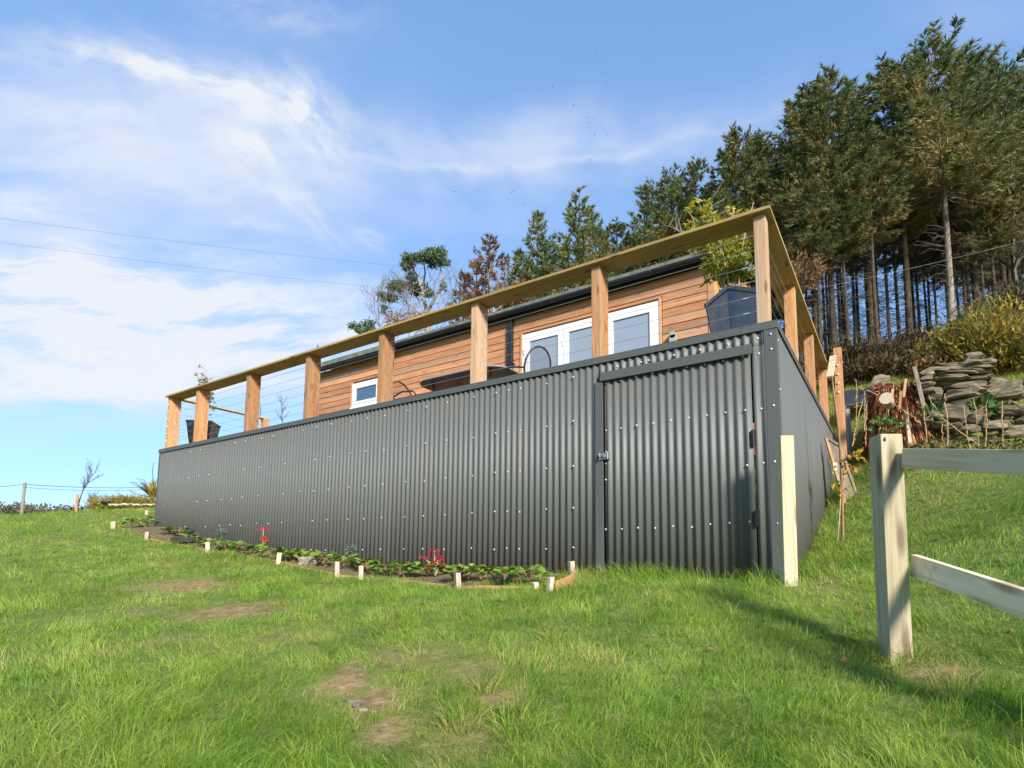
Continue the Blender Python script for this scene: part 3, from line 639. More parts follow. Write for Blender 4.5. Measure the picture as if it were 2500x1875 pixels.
# ------------------------------------------------------------------ deck railing
rail = thing('deck_railing', (-5.4, .15, 0), 'timber balustrade with flat handrail, square posts and steel cables round the deck edge', 'railing')
PX = [-.12, -1.712, -3.305, -4.90, -6.49, -8.07, -9.70, -10.745]
for i, x in enumerate(PX):
    y1 = .25 if i else .17
    MB().box(x-.05, x+.05, .05, y1, -.04, 1.008).build('post', MT['postg'] if i in (0, 2) else MT['post'], rail, bevel=.004)
for y in (1.62, 3.21, 4.86): MB().box(-.17, -.058, y, y+.1, -.04, 1.008).build('post', MT['post'], rail, bevel=.004)
xr = [LFT+.06, -6.49, -3.305, -.0]
MB().box(LFT+.1, -3.42, -.008, .275, 1.010, 1.040).build('handrail', MT['rail'], rail, bevel=.003)
MB().box(-3.417, -.02, -.008, .275, 1.010, 1.040).build('handrail', MT['rail'], rail, bevel=.003)
MB().box(-.28, -.02, .2765, 5.25, 1.010, 1.040).build('handrail', MT['raily'], rail, bevel=.003)
# left return
MB().box(-10.83, -10.7, .2765, 2.15, 1.010, 1.038).build('handrail', MT['raily'], rail, bevel=.003)
MB().box(-10.8, -10.7, 2.0, 2.12, -.04, 1.008).build('post', MT['post'], rail, bevel=.004)
ZC = [.155+i*.142 for i in range(6)]
for z in ZC:
    MB().tube([(-10.7, .15, z), (-.12, .11, z)], .0022, 6).build('cable', MT['wire'], rail, smooth=True)
    MB().tube([(-.115, .12, z), (-.115, 4.9, z)], .0022, 6).build('cable', MT['wire'], rail, smooth=True)
    MB().tube([(-10.75, .2, z), (-10.75, 2.05, z)], .0022, 6).build('cable', MT['wire'], rail, smooth=True)
ft = MB()
for z in ZC:
    ft.tube([(-.29, .1108, z), (-.17, .1102, z)], .0055, 8); ft.lathe((-10.745, .05, z), [(.0001,.018),(.009,.016),(.012,.0)], 8, (0,-1,0))
    ft.lathe((-.17, .1102, z), [(.011,.0),(.011,.01),(.006,.02)], 8, (-1,0,0))
tag(ft.build('cable_fitting', MT['screw'], rail, smooth=True), kind='stuff')
# stair rail at the far corner
st = thing('stair_railing', (.1, 5.4, -.5), 'timber stair post with a short sloping rail at the far end of the side wall', 'railing')
pt = at_depth(2050, 960, 8.9); bx, by, bz = pt
MB().box(bx-.055, bx+.055, by-.05, by+.05, bz-1.0, at_depth(2042, 846, 8.9)[2]).build('post', MT['post'], st, bevel=.004)
a = at_depth(2034, 870, 8.85); b = at_depth(2026, 920, 8.2)
MB().bar(a, b, .09, .03).build('handrail', MT['fencer'], st, bevel=.003)
sb = MB()
for yy in (892, 914, 936, 958):
    q = on_plane(2044+(yy-892)*.05, yy, 1, by-.05); sb.lathe(q, [(.0001,.02),(.013,.018),(.018,.0)], 8, (0,-1,0))
tag(sb.build('cable_bolt', MT['screw'], st, smooth=True), kind='stuff')

# ------------------------------------------------------------------ the cabin
CY = 3.5
cab = thing('timber_cabin', (-6.2, CY, 0), 'single storey cabin clad in orange brown horizontal boards behind the deck railing', 'cabin')
XL, XR = -10.98, -1.40
BP = .1352; Z0 = 2.374-BP*18
openings = [(-4.916, -2.214, -.2, 2.202), (-9.657, -8.635, 1.393, 2.041)]
core = MB()
def wallgrid():
    xs = sorted({XL+.03, XR-.03, *[o[0] for o in openings], *[o[1] for o in openings]}); zs = sorted({-.1, 2.52, *[max(o[2], -.1) for o in openings], *[o[3] for o in openings]})
    for a, b in zip(xs[:-1], xs[1:]):
        for c, d in zip(zs[:-1], zs[1:]):
            mx, mz = (a+b)/2, (c+d)/2
            if any(o[0] < mx < o[1] and o[2] < mz < o[3] for o in openings): continue
            core.box(a, b, CY+.045, CY+.14, c, d)
wallgrid()
core.box(XL+.03, XR-.03, CY+4.3, CY+4.4, -.6, 4.2)
core.build('wall', MT['black'], cab)
def board(x0, x1, z, h=BP):
    """one horizontal lap board: lower edge stands proud of the board below"""
    b = MB(); g = .0055
    g = .0045; dy = rng.uniform(-.0015, .0015); prof = [(CY+.002+dy, z+g), (CY+.009+dy, z+h-.006), (CY+.018, z+h-.002), (CY+.044, z+h-.002), (CY+.044, z+g)]
    V = [[x, y, zz] for x in (x0, x1) for y, zz in prof]; n = len(prof)
    b.add(V, [[i, (i+1) % n, n+(i+1) % n, n+i] for i in range(n)], [[0,4,3],[0,3,2],[0,2,1],[5,8,9],[5,7,8],[5,6,7]])
    o = b.build('cladding_board', MT['clad'], cab); return o
for k in range(20):
    z = Z0+k*BP
    if z > 2.5: break
    spans = [(XL+.05, XR-.085)]
    for (a, b, c, d) in openings:
        if c < z+BP and z < d:
            if z < d < z+BP-.02: board(a-.01, b+.01, d, z+BP-d)
            if z+.02 < c < z+BP: board(a-.01, b+.01, z, c-z)
            ns = []
            for (p, q) in spans:
                if b <= p or a >= q: ns.append((p, q))
                else:
                    if a-.012 > p: ns.append((p, a-.012))
                    if b+.012 < q: ns.append((b+.012, q))
            spans = ns
    for (p, q) in spans:
        cuts = [p]
        if q-p > 3.8:
            c0 = p+rng.uniform(1.3, 3.4)
            while c0 < q-.9: cuts.append(c0); c0 += rng.uniform(2.4, 3.9)
        cuts.append(q)
        for u, v in zip(cuts[:-1], cuts[1:]): board(u+.0015, v-.0015, z)
MB().box(XR-.083, XR+.004, CY-.004, CY+.03, -.1, 2.53).build('corner_board', MT['trimz'], cab, bevel=.002)
MB().box(XR+.005, XR+.03, CY-.004, CY+.085, -.1, 2.53).build('corner_board', MT['trimz'], cab, bevel=.002)
MB().box(XL-.01, XL+.048, CY-.004, CY+.03, -.6, 2.45).build('corner_board', MT['trimz'], cab, bevel=.002)
# gable side: roof line measured from the photograph
g0 = np.array([CY, 2.53]); sl_ = .317
def roofz(y): return 2.60+(y-CY)*sl_
YB = 7.9
gm = MB(); gm.add([[XR-.02, CY+.1, -.5],[XR-.02, YB, -.5],[XR-.02, YB, roofz(YB)-.1],[XR-.02, CY+.1, roofz(CY)-.1]], [[0,1,2,3]]); gm.build('gable_wall', MT['black'], cab)
for k in range(34):
    z = Z0+k*BP
    ya = CY+.09 if z+BP < 2.45 else CY+(z+BP-2.5)/sl_
    if ya > YB-.2: break
    b = MB(); b.box(XR-.002, XR+.014, max(ya, CY+.09), YB, z+.006, z+BP-.002); b.build('cladding_board', MT['clady'], cab)
gl = MB(); gl.add([[XL+.03, CY+.1, -.6],[XL+.03, YB, -.6],[XL+.03, YB, roofz(YB)-.1],[XL+.03, CY+.1, roofz(CY)-.1]], [[0,3,2,1]]); gl.build('gable_wall', MT['black'], cab)
# roof: felt-covered slab, verge trims
def roofpart(name, x0, x1, y0, y1, t0, t1, mat, parent, bevel=.004):
    b = MB(); V = [[x, y, roofz(y)+t] for t in (t0, t1) for x, y in ((x0,y0),(x1,y0),(x1,y1),(x0,y1))]; b.add(V, BOXF); return b.build(name, mat, parent, bevel=bevel)
roof = roofpart('roof', XL-.15, XR+.14, CY-.13, YB+.2, .02, .13, MT['felt'], cab)
roofpart('verge_trim', XR+.1405, XR+.165, CY-.13, YB+.2, -.06, .15, MT['verge'], roof)
MB().box(XL-.15, XR+.14, CY-.1, CY-.075, 2.48, 2.585).build('fascia', MT['black'], roof)
# gutter: half-round, two lengths with a drop at the joint, brackets
def gutter(x0, x1, z):
    b = MB(); n = 10; th = np.linspace(PI, 2*PI, n+1); V = []
    for x in (x0, x1):
        for r in (.062, .057):
            for a in th: V.append([x, CY-.165+r*math.cos(a), z+r*math.sin(a)*1.05])
    m = n+1; F = []
    for i in range(n): F += [[i, i+1, 2*m+i+1, 2*m+i], [m+i+1, m+i, 3*m+i, 3*m+i+1], [i+1, i, m+i, m+i+1], [2*m+i, 2*m+i+1, 3*m+i+1, 3*m+i]]
    F += [[0, 2*m, 3*m, m], [n, m+n, 3*m+n, 2*m+n]]
    b.add(V, F)
    for x in (x0, x1):
        q = [[x, CY-.165+.06*math.cos(a), z+.06*math.sin(a)*1.05] for a in th]; b.add(q+[[x, CY-.165, z]], (), [[i, i+1, m] for i in range(n)])
    return b.build('gutter', MT['gutter'], cab, smooth=False)
XD = on_plane(350+1930/K, 750+345/K, 1, CY-.16)[0]
ga = gutter(XD, XR+.12, 2.585); gb = gutter(XL-.1, XD-.02, 2.50)
MB().tube([(XD+.03, CY-.165, 2.53), (XD+.0, CY-.165, 2.42), (XD-.06, CY-.165, 2.44)], .04, 10).build('gutter_outlet', MT['gutter'], cab, smooth=True)
for x in np.arange(XL+.5, XR, 1.02):
    zz = 2.585 if x > XD else 2.50
    MB().tube([(x, CY-.165+.067*math.cos(a), zz+.067*math.sin(a)*1.05) for a in np.linspace(PI*.97, 2*PI, 9)], .009, 5).build('gutter_bracket', MT['gutter'], ga if x > XD else gb)
MB().box(-5.178, -5.078, CY-.075, CY-.005, .0, 2.52).build('downpipe', MT['gutter'], cab, bevel=.006)
MB().box(-5.2, -5.05, CY-.08, CY+.01, 1.60, 1.625).build('pipe_clip', MT['gutter'], cab)
# glazed doors (three leaves)
df = MB(); a, b, c, d = -4.875, -2.255, -.05, 2.14
df.box(a, a+.05, CY-.012, CY+.06, c, d); df.box(b-.05, b, CY-.012, CY+.06, c, d); df.box(a+.05, b-.05, CY-.012, CY+.06, d-.05, d)
dfo = df.build('door_frame', MT['upvc'], cab, bevel=.004)
MB().box(a-.04, a-.001, CY-.02, CY+.03, c, d+.03).build('door_trim', MT['trimz'], cab); MB().box(b+.001, b+.04, CY-.02, CY+.03, c, d+.03).build('door_trim', MT['trimz'], cab); MB().box(a-.04, b+.04, CY-.02, CY+.03, d+.031, d+.06).build('door_trim', MT['clad'], cab)
for (p, q) in ((-4.822, -4.012), (-4.002, -3.166), (-3.156, -2.308)):
    L_ = MB(); w = .105
    L_.box(p, p+w, CY-.02, CY+.04, c, d-.055); L_.box(q-w, q, CY-.02, CY+.04, c, d-.055); L_.box(p+w, q-w, CY-.02, CY+.04, d-.055-w, d-.055); L_.box(p+w, q-w, CY-.02, CY+.04, c, c+.2)
    leaf = L_.build('glazed_door', MT['upvc'], cab, bevel=.006)
    MB().box(p+w, q-w, CY+.004, CY+.02, c+.2, d-.055-w).build('pane', MT['glass'], leaf)
    g_ = MB(); g_.box(p+w, p+w+.008, CY-.004, CY+.003, c+.2, d-.055-w); g_.box(q-w-.008, q-w, CY-.004, CY+.003, c+.2, d-.055-w); g_.box(p+w+.008, q-w-.008, CY-.004, CY+.003, d-.063-w, d-.055-w); g_.build('gasket', MT['grey'], leaf)
    for hz in (.5, 1.75):
        xh = q if p < -4.5 or p > -3.9 and p > -3.2 else p
        MB().tube([(p-.004, CY-.026, hz), (p-.004, CY-.026, hz+.12)], .011, 8).build('hinge', MT['upvc'], leaf)
# small window
wa, wb, wc, wd = -9.61, -8.66, 1.425, 2.0
wf = MB(); w = .075
wf.box(wa, wa+w, CY-.012, CY+.06, wc, wd); wf.box(wb-w, wb, CY-.012, CY+.06, wc, wd); wf.box(wa+w, wb-w, CY-.012, CY+.06, wd-w, wd); wf.box(wa+w, wb-w, CY-.012, CY+.06, wc, wc+w)
wo = wf.build('window', MT['upvc'], cab, bevel=.004)
fr = MB(); p, q, r_, s2 = wa+w+.005, wb-w-.005, wc+w+.005, wd-w-.005; w2 = .055
fr.box(p, p+w2, CY-.022, CY+.03, r_, s2); fr.box(q-w2, q, CY-.022, CY+.03, r_, s2); fr.box(p+w2, q-w2, CY-.022, CY+.03, s2-w2, s2); fr.box(p+w2, q-w2, CY-.022, CY+.03, r_, r_+w2)
fr.build('sash', MT['upvc'], wo, bevel=.004)
MB().box(p+w2, q-w2, CY+.002, CY+.014, r_+w2, s2-w2).build('pane', MT['glassd'], wo)
MB().box(wa-.02, wb+.02, CY-.05, CY+.01, wc-.03, wc-.001).build('sill', MT['upvc'], wo, bevel=.004)
MB().box(wa-.045, wa-.001, CY-.012, CY+.03, wc-.03, wd+.04).build('window_trim', MT['trimz'], cab)
lp = MB(); lx, lz = -2.023, 1.0
lp.box(lx-.055, lx+.055, CY-.07, CY-.012, lz, 1.5); lp.tube([(lx, CY-.07, 1.5), (lx, CY-.012, 1.5)], .0549, 20)
tag(lp.build('wall_box', MT['grey'], bevel=.006), 'small grey round topped box fixed to the cabin boards right of the glazed doors', 'box')

# satellite dish on the roof edge
dp = on_plane(772, 877, 1, CY+.2); ds = thing('satellite_dish', (dp[0], dp[1], 2.6), 'grey satellite dish on the cabin roof edge just above the handrail', 'satellite dish')
ax = Vector((-.45, -.9, .25)).normalized(); prof = [(.0005, .0)]+[(r, r*r*.55) for r in (.08, .16, .24, .30, .325)]+[(.333, .062), (.31, .042), (.2, .012), (.08, -.012), (.0005, -.016)]
o = MB().lathe((0,0,0), prof, 28).build('reflector', MT['dish'], None, smooth=True); o.parent = ds
o.rotation_euler = ax.to_track_quat('Z', 'Y').to_euler(); o.location = (0, 0, dp[2]-2.6+.05); ORG[o.name] = ORG[ds.name]
tip = np.array([dp[0], dp[1], dp[2]+.05])+np.array(ax)*.42+np.array([0, 0, -.12])
MB().tube([np.array([dp[0], dp[1], dp[2]-.25]), np.array([dp[0], dp[1], dp[2]-.2])+np.array(ax)*.2, tip], .014, 6).build('feed_arm', MT['black'], ds)
MB().tube([tip, tip-np.array(ax)*.1], [.035, .03], 10).build('receiver', MT['black'], ds, smooth=True)
MB().tube([(dp[0]+.02, dp[1]+.06, dp[2]-.5), (dp[0]+.02, dp[1]+.06, dp[2]-.02)], .022, 8).build('mast', MT['dish'], ds)

# ------------------------------------------------------------------ deck furniture and pots
tb = thing('patio_table', (-4.65, 1.72, -.03), 'long black patio table with rounded corners behind the railing posts', 'table')
def rrect(x0, x1, y0, y1, r, n=8):
    P = []
    for cx, cy, a0 in ((x1-r, y1-r, 0), (x0+r, y1-r, PI/2), (x0+r, y0+r, PI), (x1-r, y0+r, 1.5*PI)):
        for k in range(n+1): a = a0+k*PI/2/n; P.append((cx+r*math.cos(a), cy+r*math.sin(a)))
    return P
def slab(P, z0, z1):
    n = len(P); b = MB(); V = [[x, y, z0] for x, y in P]+[[x, y, z1] for x, y in P]+[[np.mean([p[0] for p in P]), np.mean([p[1] for p in P]), z] for z in (z0, z1)]
    b.add(V, [[i, (i+1) % n, n+(i+1) % n, n+i] for i in range(n)], [[(i+1) % n, i, 2*n] for i in range(n)]+[[n+i, n+(i+1) % n, 2*n+1] for i in range(n)]); return b
slab(rrect(-5.46, -3.80, 1.24, 2.2, .3), .70, .724).build('tabletop', MT['furn'], tb)
P = rrect(-5.46, -3.80, 1.24, 2.2, .3); MB().tube([(x, y, .718) for x, y in P+P[:1]], .016, 6, False).build('table_rim', MT['furnl'], tb, smooth=True)
for x in (-5.2, -4.06):
    for y in (1.42, 2.02):
        MB().tube([(x, y, .7), (x+(.08 if x < -4.6 else -.08), y, .45), (x, y, -.02)], .016, 8).build('leg', MT['furn'], tb, smooth=True)
def chair(loc, rz, label):
    t = thing('patio_chair', loc, label, 'chair', None); c, s = math.cos(rz), math.sin(rz)
    def W(p): return np.array([loc[0]+c*p[0]-s*p[1], loc[1]+s*p[0]+c*p[1], loc[2]+p[2]])
    # local: seat faces +x, back at x=-.25
    a = np.linspace(0, 2*PI, 33); hoop = [(-.25-.16*max(0, (.30*math.sin(t_)+.30))/.6-.06*math.cos(t_*2)*.0, .27*math.cos(t_), .66+.27*math.sin(t_)) for t_ in a]
    MB().tube([W(p) for p in hoop], .014, 6, False).build('back_frame', MT['furn'], t, smooth=True)
    V = [W(p) for p in hoop[:-1]]+[W((-.36, 0, .66))]; n = len(V)-1
    MB().add(V, (), [[i, (i+1) % n, n] for i in range(n)]).build('back_mesh', MT['net'], t)
    seat = [(.24*math.cos(t_), .25*math.sin(t_), .42) for t_ in a]
    MB().tube([W(p) for p in seat], .013, 6, False).build('seat_frame', MT['furn'], t, smooth=True)
    V = [W(p) for p in seat[:-1]]+[W((0, 0, .40))]; MB().add(V, (), [[i, (i+1) % n, n] for i in range(n)]).build('seat', MT['net'], t)
    for sy in (-1, 1):
        MB().tube([W(p) for p in ((-.30, sy*.26, .60), (-.1, sy*.30, .64), (.12, sy*.30, .62), (.24, sy*.28, .5), (.24, sy*.25, 0))], .013, 6).build('arm', MT['furn'], t, smooth=True)
        MB().tube([W(p) for p in ((-.26, sy*.2, .46), (-.27, sy*.22, 0))], .013, 6).build('leg', MT['furn'], t, smooth=True)
    return t
chair((-3.62, 1.52, -.03), math.radians(172), 'black mesh backed patio chair at the end of the table near the glazed doors')
chair((-5.62, 1.55, -.03), math.radians(5), 'black mesh backed patio chair at the table end near the small window')
def pot(loc, side, h, rz, label):
    t = thing('plant_pot', loc, label, 'plant pot'); c, s = math.cos(rz), math.sin(rz); b = MB(); V = []; n = 0
    lv = [(.0, .33), (.03, .335), (.5*h, .425), (h-.05, .49), (h-.045, .512), (h, .515), (h, .455), (h-.07, .44)]
    for z, k in lv:
        for (x, y) in ((-1,-1),(1,-1),(1,1),(-1,1)):
            for e in (0, 1):     # two verts a corner: softened edge
                dx, dy = ((.96*x, y) if e == (0 if x*y > 0 else 1) else (x, .96*y)); dx *= k*side; dy *= k*side
                V.append([loc[0]+c*dx-s*dy, loc[1]+s*dx+c*dy, loc[2]+z])
    m = 8; F = [[i*m+j, i*m+(j+1) % m, (i+1)*m+(j+1) % m, (i+1)*m+j] for i in range(len(lv)-1) for j in range(m)]
    b.add(V, F); b.build('body', MT['pot'], t, bevel=.006)
    k = .43*side; V = [[loc[0]+c*x*k-s*y*k, loc[1]+s*x*k+c*y*k, loc[2]+h-.075] for x, y in ((-1,-1),(1,-1),(1,1),(-1,1))]
    b = MB(); b.add(V+[[v[0], v[1], v[2]-.04] for v in V], BOXF[:, ::-1]); b.build('soil', MT['soil'], t); return t
def leafy(name, loc, h, spread, nst, nl, lw, mat, stem, label, cat, lean=(0, 0), lo=.2, droop=.0, lsize=.06, parent=None, zmin=-9):
    """upright plant: several stems with side twigs that carry pointed leaves"""
    loc = np.array(loc, float); t = thing(name, loc, label, cat) if parent is None else parent
    st = MB(); C = []; D = []; 
    for i in range(nst):
        a = rng.random()*2*PI; r0 = spread*.18*rng.random(); hh = h*rng.uniform(.62, 1.0); sp = spread*rng.uniform(.15, .9)
        p0 = loc+[r0*math.cos(a), r0*math.sin(a), 0]; p1 = loc+[sp*.35*math.cos(a)+lean[0]*hh*.4, sp*.35*math.sin(a)+lean[1]*hh*.4, hh*.6]; p2 = loc+[sp*math.cos(a)+lean[0]*hh, sp*math.sin(a)+lean[1]*hh, hh]
        path = [(1-u)**2*p0+2*u*(1-u)*p1+u*u*p2 for u in np.linspace(0, 1, 8)]; st.tube(path, np.linspace(.007, .003, 8), 5)
        for j in range(nl):
            u = rng.uniform(lo, 1); q = (1-u)**2*p0+2*u*(1-u)*p1+u*u*p2
            b = rng.random()*2*PI; tw = np.array([math.cos(b), math.sin(b), rng.uniform(-.1, .8)]); tl = spread*rng.uniform(.15, .5)*(1.15-u*.6)
            st.tube([q, q+tw*tl*.6, q+tw*tl+[0, 0, -droop*tl]], [.0025, .002, .0012], 3, False)
            for m_ in range(lw):
                f_ = rng.uniform(.25, 1.05); base = q+tw*tl*f_+np.array([0, 0, -droop*tl*f_*f_])
                C.append(base); D.append(tw*.6+rng.normal(size=3)*.6+[0, 0, -droop])
    C = np.array(C); D = np.array(D); V, F = leaf_cards(C, D, lsize*rng.uniform(.6, 1.25, len(C)), lsize*.33)
    st.build('stem', stem, t); hue = np.clip(.45+.5*(C[:, 2]-loc[2])/h*.6-.15+rng.normal(size=len(C))*.2, 0, 1)
    np_mesh('leaves', V, [F], mat, t, attrs={'hue': np.repeat(hue, 4)}); return t
pot((-.475, .64, -.025), .42, .61, math.radians(45), 'glossy black square pot in the right corner of the deck behind the railing')
leafy('potted_bamboo', (-.50, .66, .54), 1.18, .42, 17, 16, 13, MT['bamboo'], MT['stem'], 'bushy yellow green plant growing in the glossy pot at the near deck corner', 'plant', (-.06, .05), .22, .25, .07)
pot((-10.46, .58, -.025), .47, .61, math.radians(42), 'matt dark square pot at the far left end of the deck')
leafy('potted_bamboo', (-10.44, .60, .54), 1.25, .36, 8, 9, 6, MT['pleaf'], MT['stem'], 'tall thin leafy plant growing in the dark pot at the far left of the deck', 'plant', (.02, .0), .2, .2, .075)
# ------------------------------------------------------------------ timber fence in the foreground
def timber_post(p, top, w, rz, name, mat, parent):
    b = MB(); c, s = math.cos(rz), math.sin(rz); h = top-p[2]+.3; lean = .012
    V = []
    for z, k in ((p[2]-.3, 1), (top-.008, 1), (top, .93)):
        for x, y in ((-1,-1),(1,-1),(1,1),(-1,1)):
            V.append([p[0]+(c*x-s*y)*w/2*k+lean*(z-p[2]), p[1]+(s*x+c*y)*w/2*k, z])
    F = [[0,3,2,1],[8,9,10,11]]+[[i*4+j, i*4+(j+1) % 4, (i+1)*4+(j+1) % 4, (i+1)*4+j] for i in range(2) for j in range(4)]
    b.add(V, F); return b.build(name, mat, parent, bevel=.004)
FR = math.atan2(-.866, .5)                              # direction the fence runs
fd = np.array([.53, -.848, 0.])
g1 = at_depth(1926, 1430, 4.34)
gp = thing('gate_post', (g1[0], g1[1], g1[2]), 'square pale timber post standing alone by the near corner of the metal wall', 'post')
timber_post(g1, at_depth(1923, 1058, 4.34)[2], .10, FR, 'post', MT['fence'], gp)
kn = on_plane(1934, 1096, 1, g1[1]-.06)
g2 = at_depth(2186, 1600, 2.95)
fe = thing('rail_fence', (g2[0], g2[1], g2[2]), 'post and rail timber fence with wire netting at the right of the lawn', 'fence')
timber_post(g2, at_depth(2186, 1052, 2.95)[2], .112, FR, 'post', MT['fence'], fe)
e0 = at_depth(2224, 1095, 2.92); e1 = at_depth(2500, 1098, 2.27)
def rail_(pxl, pyl, pyl2, pxr, pyr, pyr2, dl, dr):
    a = (at_depth(pxl, pyl, dl)+at_depth(pxl, pyl2, dl))/2; b = (at_depth(pxr, pyr, dr)+at_depth(pxr, pyr2, dr))/2
    h = np.linalg.norm(at_depth(pxl, pyl, dl)-at_depth(pxl, pyl2, dl)); d = b-a; b2 = a+d*1.38; a2 = a-d*.06
    o = MB().bar(np.zeros(3), [np.linalg.norm(b2-a2), 0, 0], .036, h).build('rail', MT['fencer'], None, bevel=.003)
    q = Vector((1,0,0)).rotation_difference(Vector(b2-a2)); dv = Vector(b2-a2).normalized(); sd = dv.cross(Vector((0,0,1))).normalized(); up = sd.cross(dv)
    o.rotation_euler = Matrix((dv, -sd, up)).transposed().to_euler(); o.location = Vector(a2-g2); o.parent = fe; ORG[o.name] = ORG[fe.name]
    return a, b2
ra, rb = rail_(2222, 1095, 1143, 2500, 1098, 1160, 2.93, 2.27)
rc, rd = rail_(2243, 1357, 1411, 2500, 1438, 1507, 2.93, 2.27)
p3 = rb; timber_post(np.array([p3[0], p3[1], gz([p3[0]], [p3[1]])[0]]), rb[2]+.15, .11, FR, 'post', MT['fence'], fe)
b_ = MB(); q = on_plane(2161, 1073, 1, g2[1]-.035); q = at_depth(2160, 1073, 2.885); b_.lathe(q, [(.0001,.006),(.004,.006),(.009,.003),(.012,0)], 10, (-.85,-.5,0)); b_.build('bolt', MT['mesh'], fe)
def netting():
    cw, chh = .062, .054; u = unit(np.array([rb[0]-ra[0], rb[1]-ra[1], 0.])); Lm = math.hypot(rb[0]-ra[0], rb[1]-ra[1]); nrm = np.array([-u[1], u[0], 0])
    base = np.array([ra[0], ra[1], 0])+nrm*.03; P0 = []; P1 = []
    nx = int(Lm/cw); nz = int(1.0/chh)
    def pt(i, k, up_):
        s = i*cw+(cw/2 if k % 2 else 0); z = k*chh
        x, y = (base+u*s)[:2]; tz = ra[2]+(rb[2]-ra[2])*s/Lm-.04
        zz = tz-z+up_; wob = .012*math.sin(s*7+z*9); return np.array([x+nrm[0]*wob, y+nrm[1]*wob, zz])
    for k in range(nz):
        for i in range(nx):
            a = pt(i, k, .014); b = pt(i, k, -.014)
            if a[2] < gz([a[0]], [a[1]])[0]-.05: continue
            P0.append(a); P1.append(b)                              # twisted upright
            j = i if k % 2 == 0 else i+1
            c = pt(j, k+1, .014); P0.append(b); P1.append(c)
            c = pt(j-1, k+1, .014); P0.append(b); P1.append(c)
    V, F = prisms(np.array(P0), np.array(P1), .0005, .0005, 3); np_mesh('wire_netting', V, [F], MT['mesh'], fe)
netting()
st_ = MB()
q0 = np.array([.9, -2.9, 0])

# ------------------------------------------------------------------ flower bed along the foot of the wall
SP = [(1395,1371,1408,17,'short split stake against the metal wall at the right end of the flower bed'),
      (1341,1409,1442,16,'leaning short stake at the front right corner of the flower bed'),
      (1307,1422,1438,18,'low whitish stub of timber in the grass beside the bed corner'),
      (1118,1398,1440,17,'tall short bed stake in the grass right of the large red flower'),
      (880,1381,1414,16,'bed stake right beside another, just below the spiky grey green plant'),
      (822,1371,1408,15,'bed stake between the pale rock and the spiky grey green plant'),
      (679,1350,1376,15,'bed stake to the right of the small red flowers'),
      (507,1324,1349,14,'bed stake just right of the round black lid'),
      (358,1299,1318,13,'bed stake in the lawn below the far end of the metal wall'),
      (277,1274,1290,12,'stake at the far left corner of the flower bed'),
      (358,1247,1256,9,'farthest bed stake, close to the left edge of the metal wall')]
SB = []
for i, (px, yt, yb, w, lab) in enumerate(SP):
    g = on_ground(px, yb); dep = np.dot(g-CAMPOS, CF); ww = w*dep/FPX
    top = at_depth(px, yt, dep)[2]; SB.append((g, top))
    lean = rng.uniform(-.12, .12) if i != 1 else .15
    b = MB(); c, s = math.cos(-.55+rng.uniform(-.2, .2)), math.sin(-.55); V = []
    for z, k in ((g[2]-.15, 1), (top-.006, 1), (top, .9)):
        for x, y in ((-1,-.7),(1,-.7),(1,.7),(-1,.7)):
            V.append([g[0]+(c*x-s*y)*ww/2*k+lean*(z-g[2]), g[1]+(s*x+c*y)*ww/2*k, z+rng.normal()*.003])
    b.add(V, [[0,3,2,1],[8,9,10,11]]+[[i_*4+j, i_*4+(j+1) % 4, (i_+1)*4+(j+1) % 4, (i_+1)*4+j] for i_ in range(2) for j in range(4)])
    tag(b.build('bed_stake', MT['stake'], bevel=.003), lab, 'stake', 'stakes round the flower bed')
be = thing('bed_edging', SB[6][0], 'low orange brown boards edging the flower bed below the metal wall', 'edging')
chain = [0, 1, 3, 4, 5, 6, 7, 8, 9, 10]
BEDP = [np.array([SB[i][0][0], SB[i][0][1]]) for i in chain]
for a, b in zip(chain[:-1], chain[1:]):
    pa, pb = SB[a][0].copy(), SB[b][0].copy(); n = 5; ts = np.linspace(.01, .99, n)
    w_ = MB(); V = []
    nrm = np.array([-(pb-pa)[1], (pb-pa)[0], 0]); nrm /= np.linalg.norm(nrm)
    if nrm[1] < 0: nrm = -nrm
    for t_ in ts:
        c = pa*(1-t_)+pb*t_+nrm*(.05+.03*math.sin(t_*PI)); z = gz([c[0]], [c[1]])[0]; ht = .022
        if (a, b) in ((0, 1),): ht = .075
        for dn, dz in ((0, -.08), (.022, -.08), (.022, ht), (0, ht)): V.append([c[0]+nrm[0]*dn, c[1]+nrm[1]*dn, z+dz])
    F = [[i*4+j, (i+1)*4+j, (i+1)*4+(j+1) % 4, i*4+(j+1) % 4] for i in range(n-1) for j in range(4)]+[[0,1,2,3],[(n-1)*4+3,(n-1)*4+2,(n-1)*4+1,(n-1)*4]]
    w_.add(V, F).build('board', MT['edge'], be, bevel=.002)
# soil sheet filling the bed
def bed_front(x):
    xs = np.array([p[0] for p in BEDP]); ys = np.array([p[1] for p in BEDP]); o = np.argsort(xs); return np.interp(x, xs[o], ys[o])
xs = np.linspace(BEDP[0][0]-.03, min(BEDP[-2][0], -11.2)+.1, 150); V = []; ny = 14
for x in xs:
    f0 = bed_front(x)+.07; f1 = .05 if x > -10.85 else min(.6, f0+.8)
    for j in range(ny):
        y = f0+(f1-f0)*j/(ny-1); V.append([x, y, gz([x], [y])[0]+.006+.05*vnoise([x], [y], 7)[0]*min(1, .15+j/5)])
F = [[i*ny+j, (i+1)*ny+j, (i+1)*ny+j+1, i*ny+j+1] for i in range(len(xs)-1) for j in range(ny-1)]
tag(np_mesh('soil_bed', np.array(V), [F], MT['soil'], smooth=True), kind='structure')
def in_bed(x, y):
    f0 = bed_front(x); return (y > f0+.06) & (y < .1) & (x < BEDP[0][0]-.05) & (x > -10.9) | ((x < -10.85) & (x > -11.7) & (y > bed_front(x)+.05) & (y < .8))
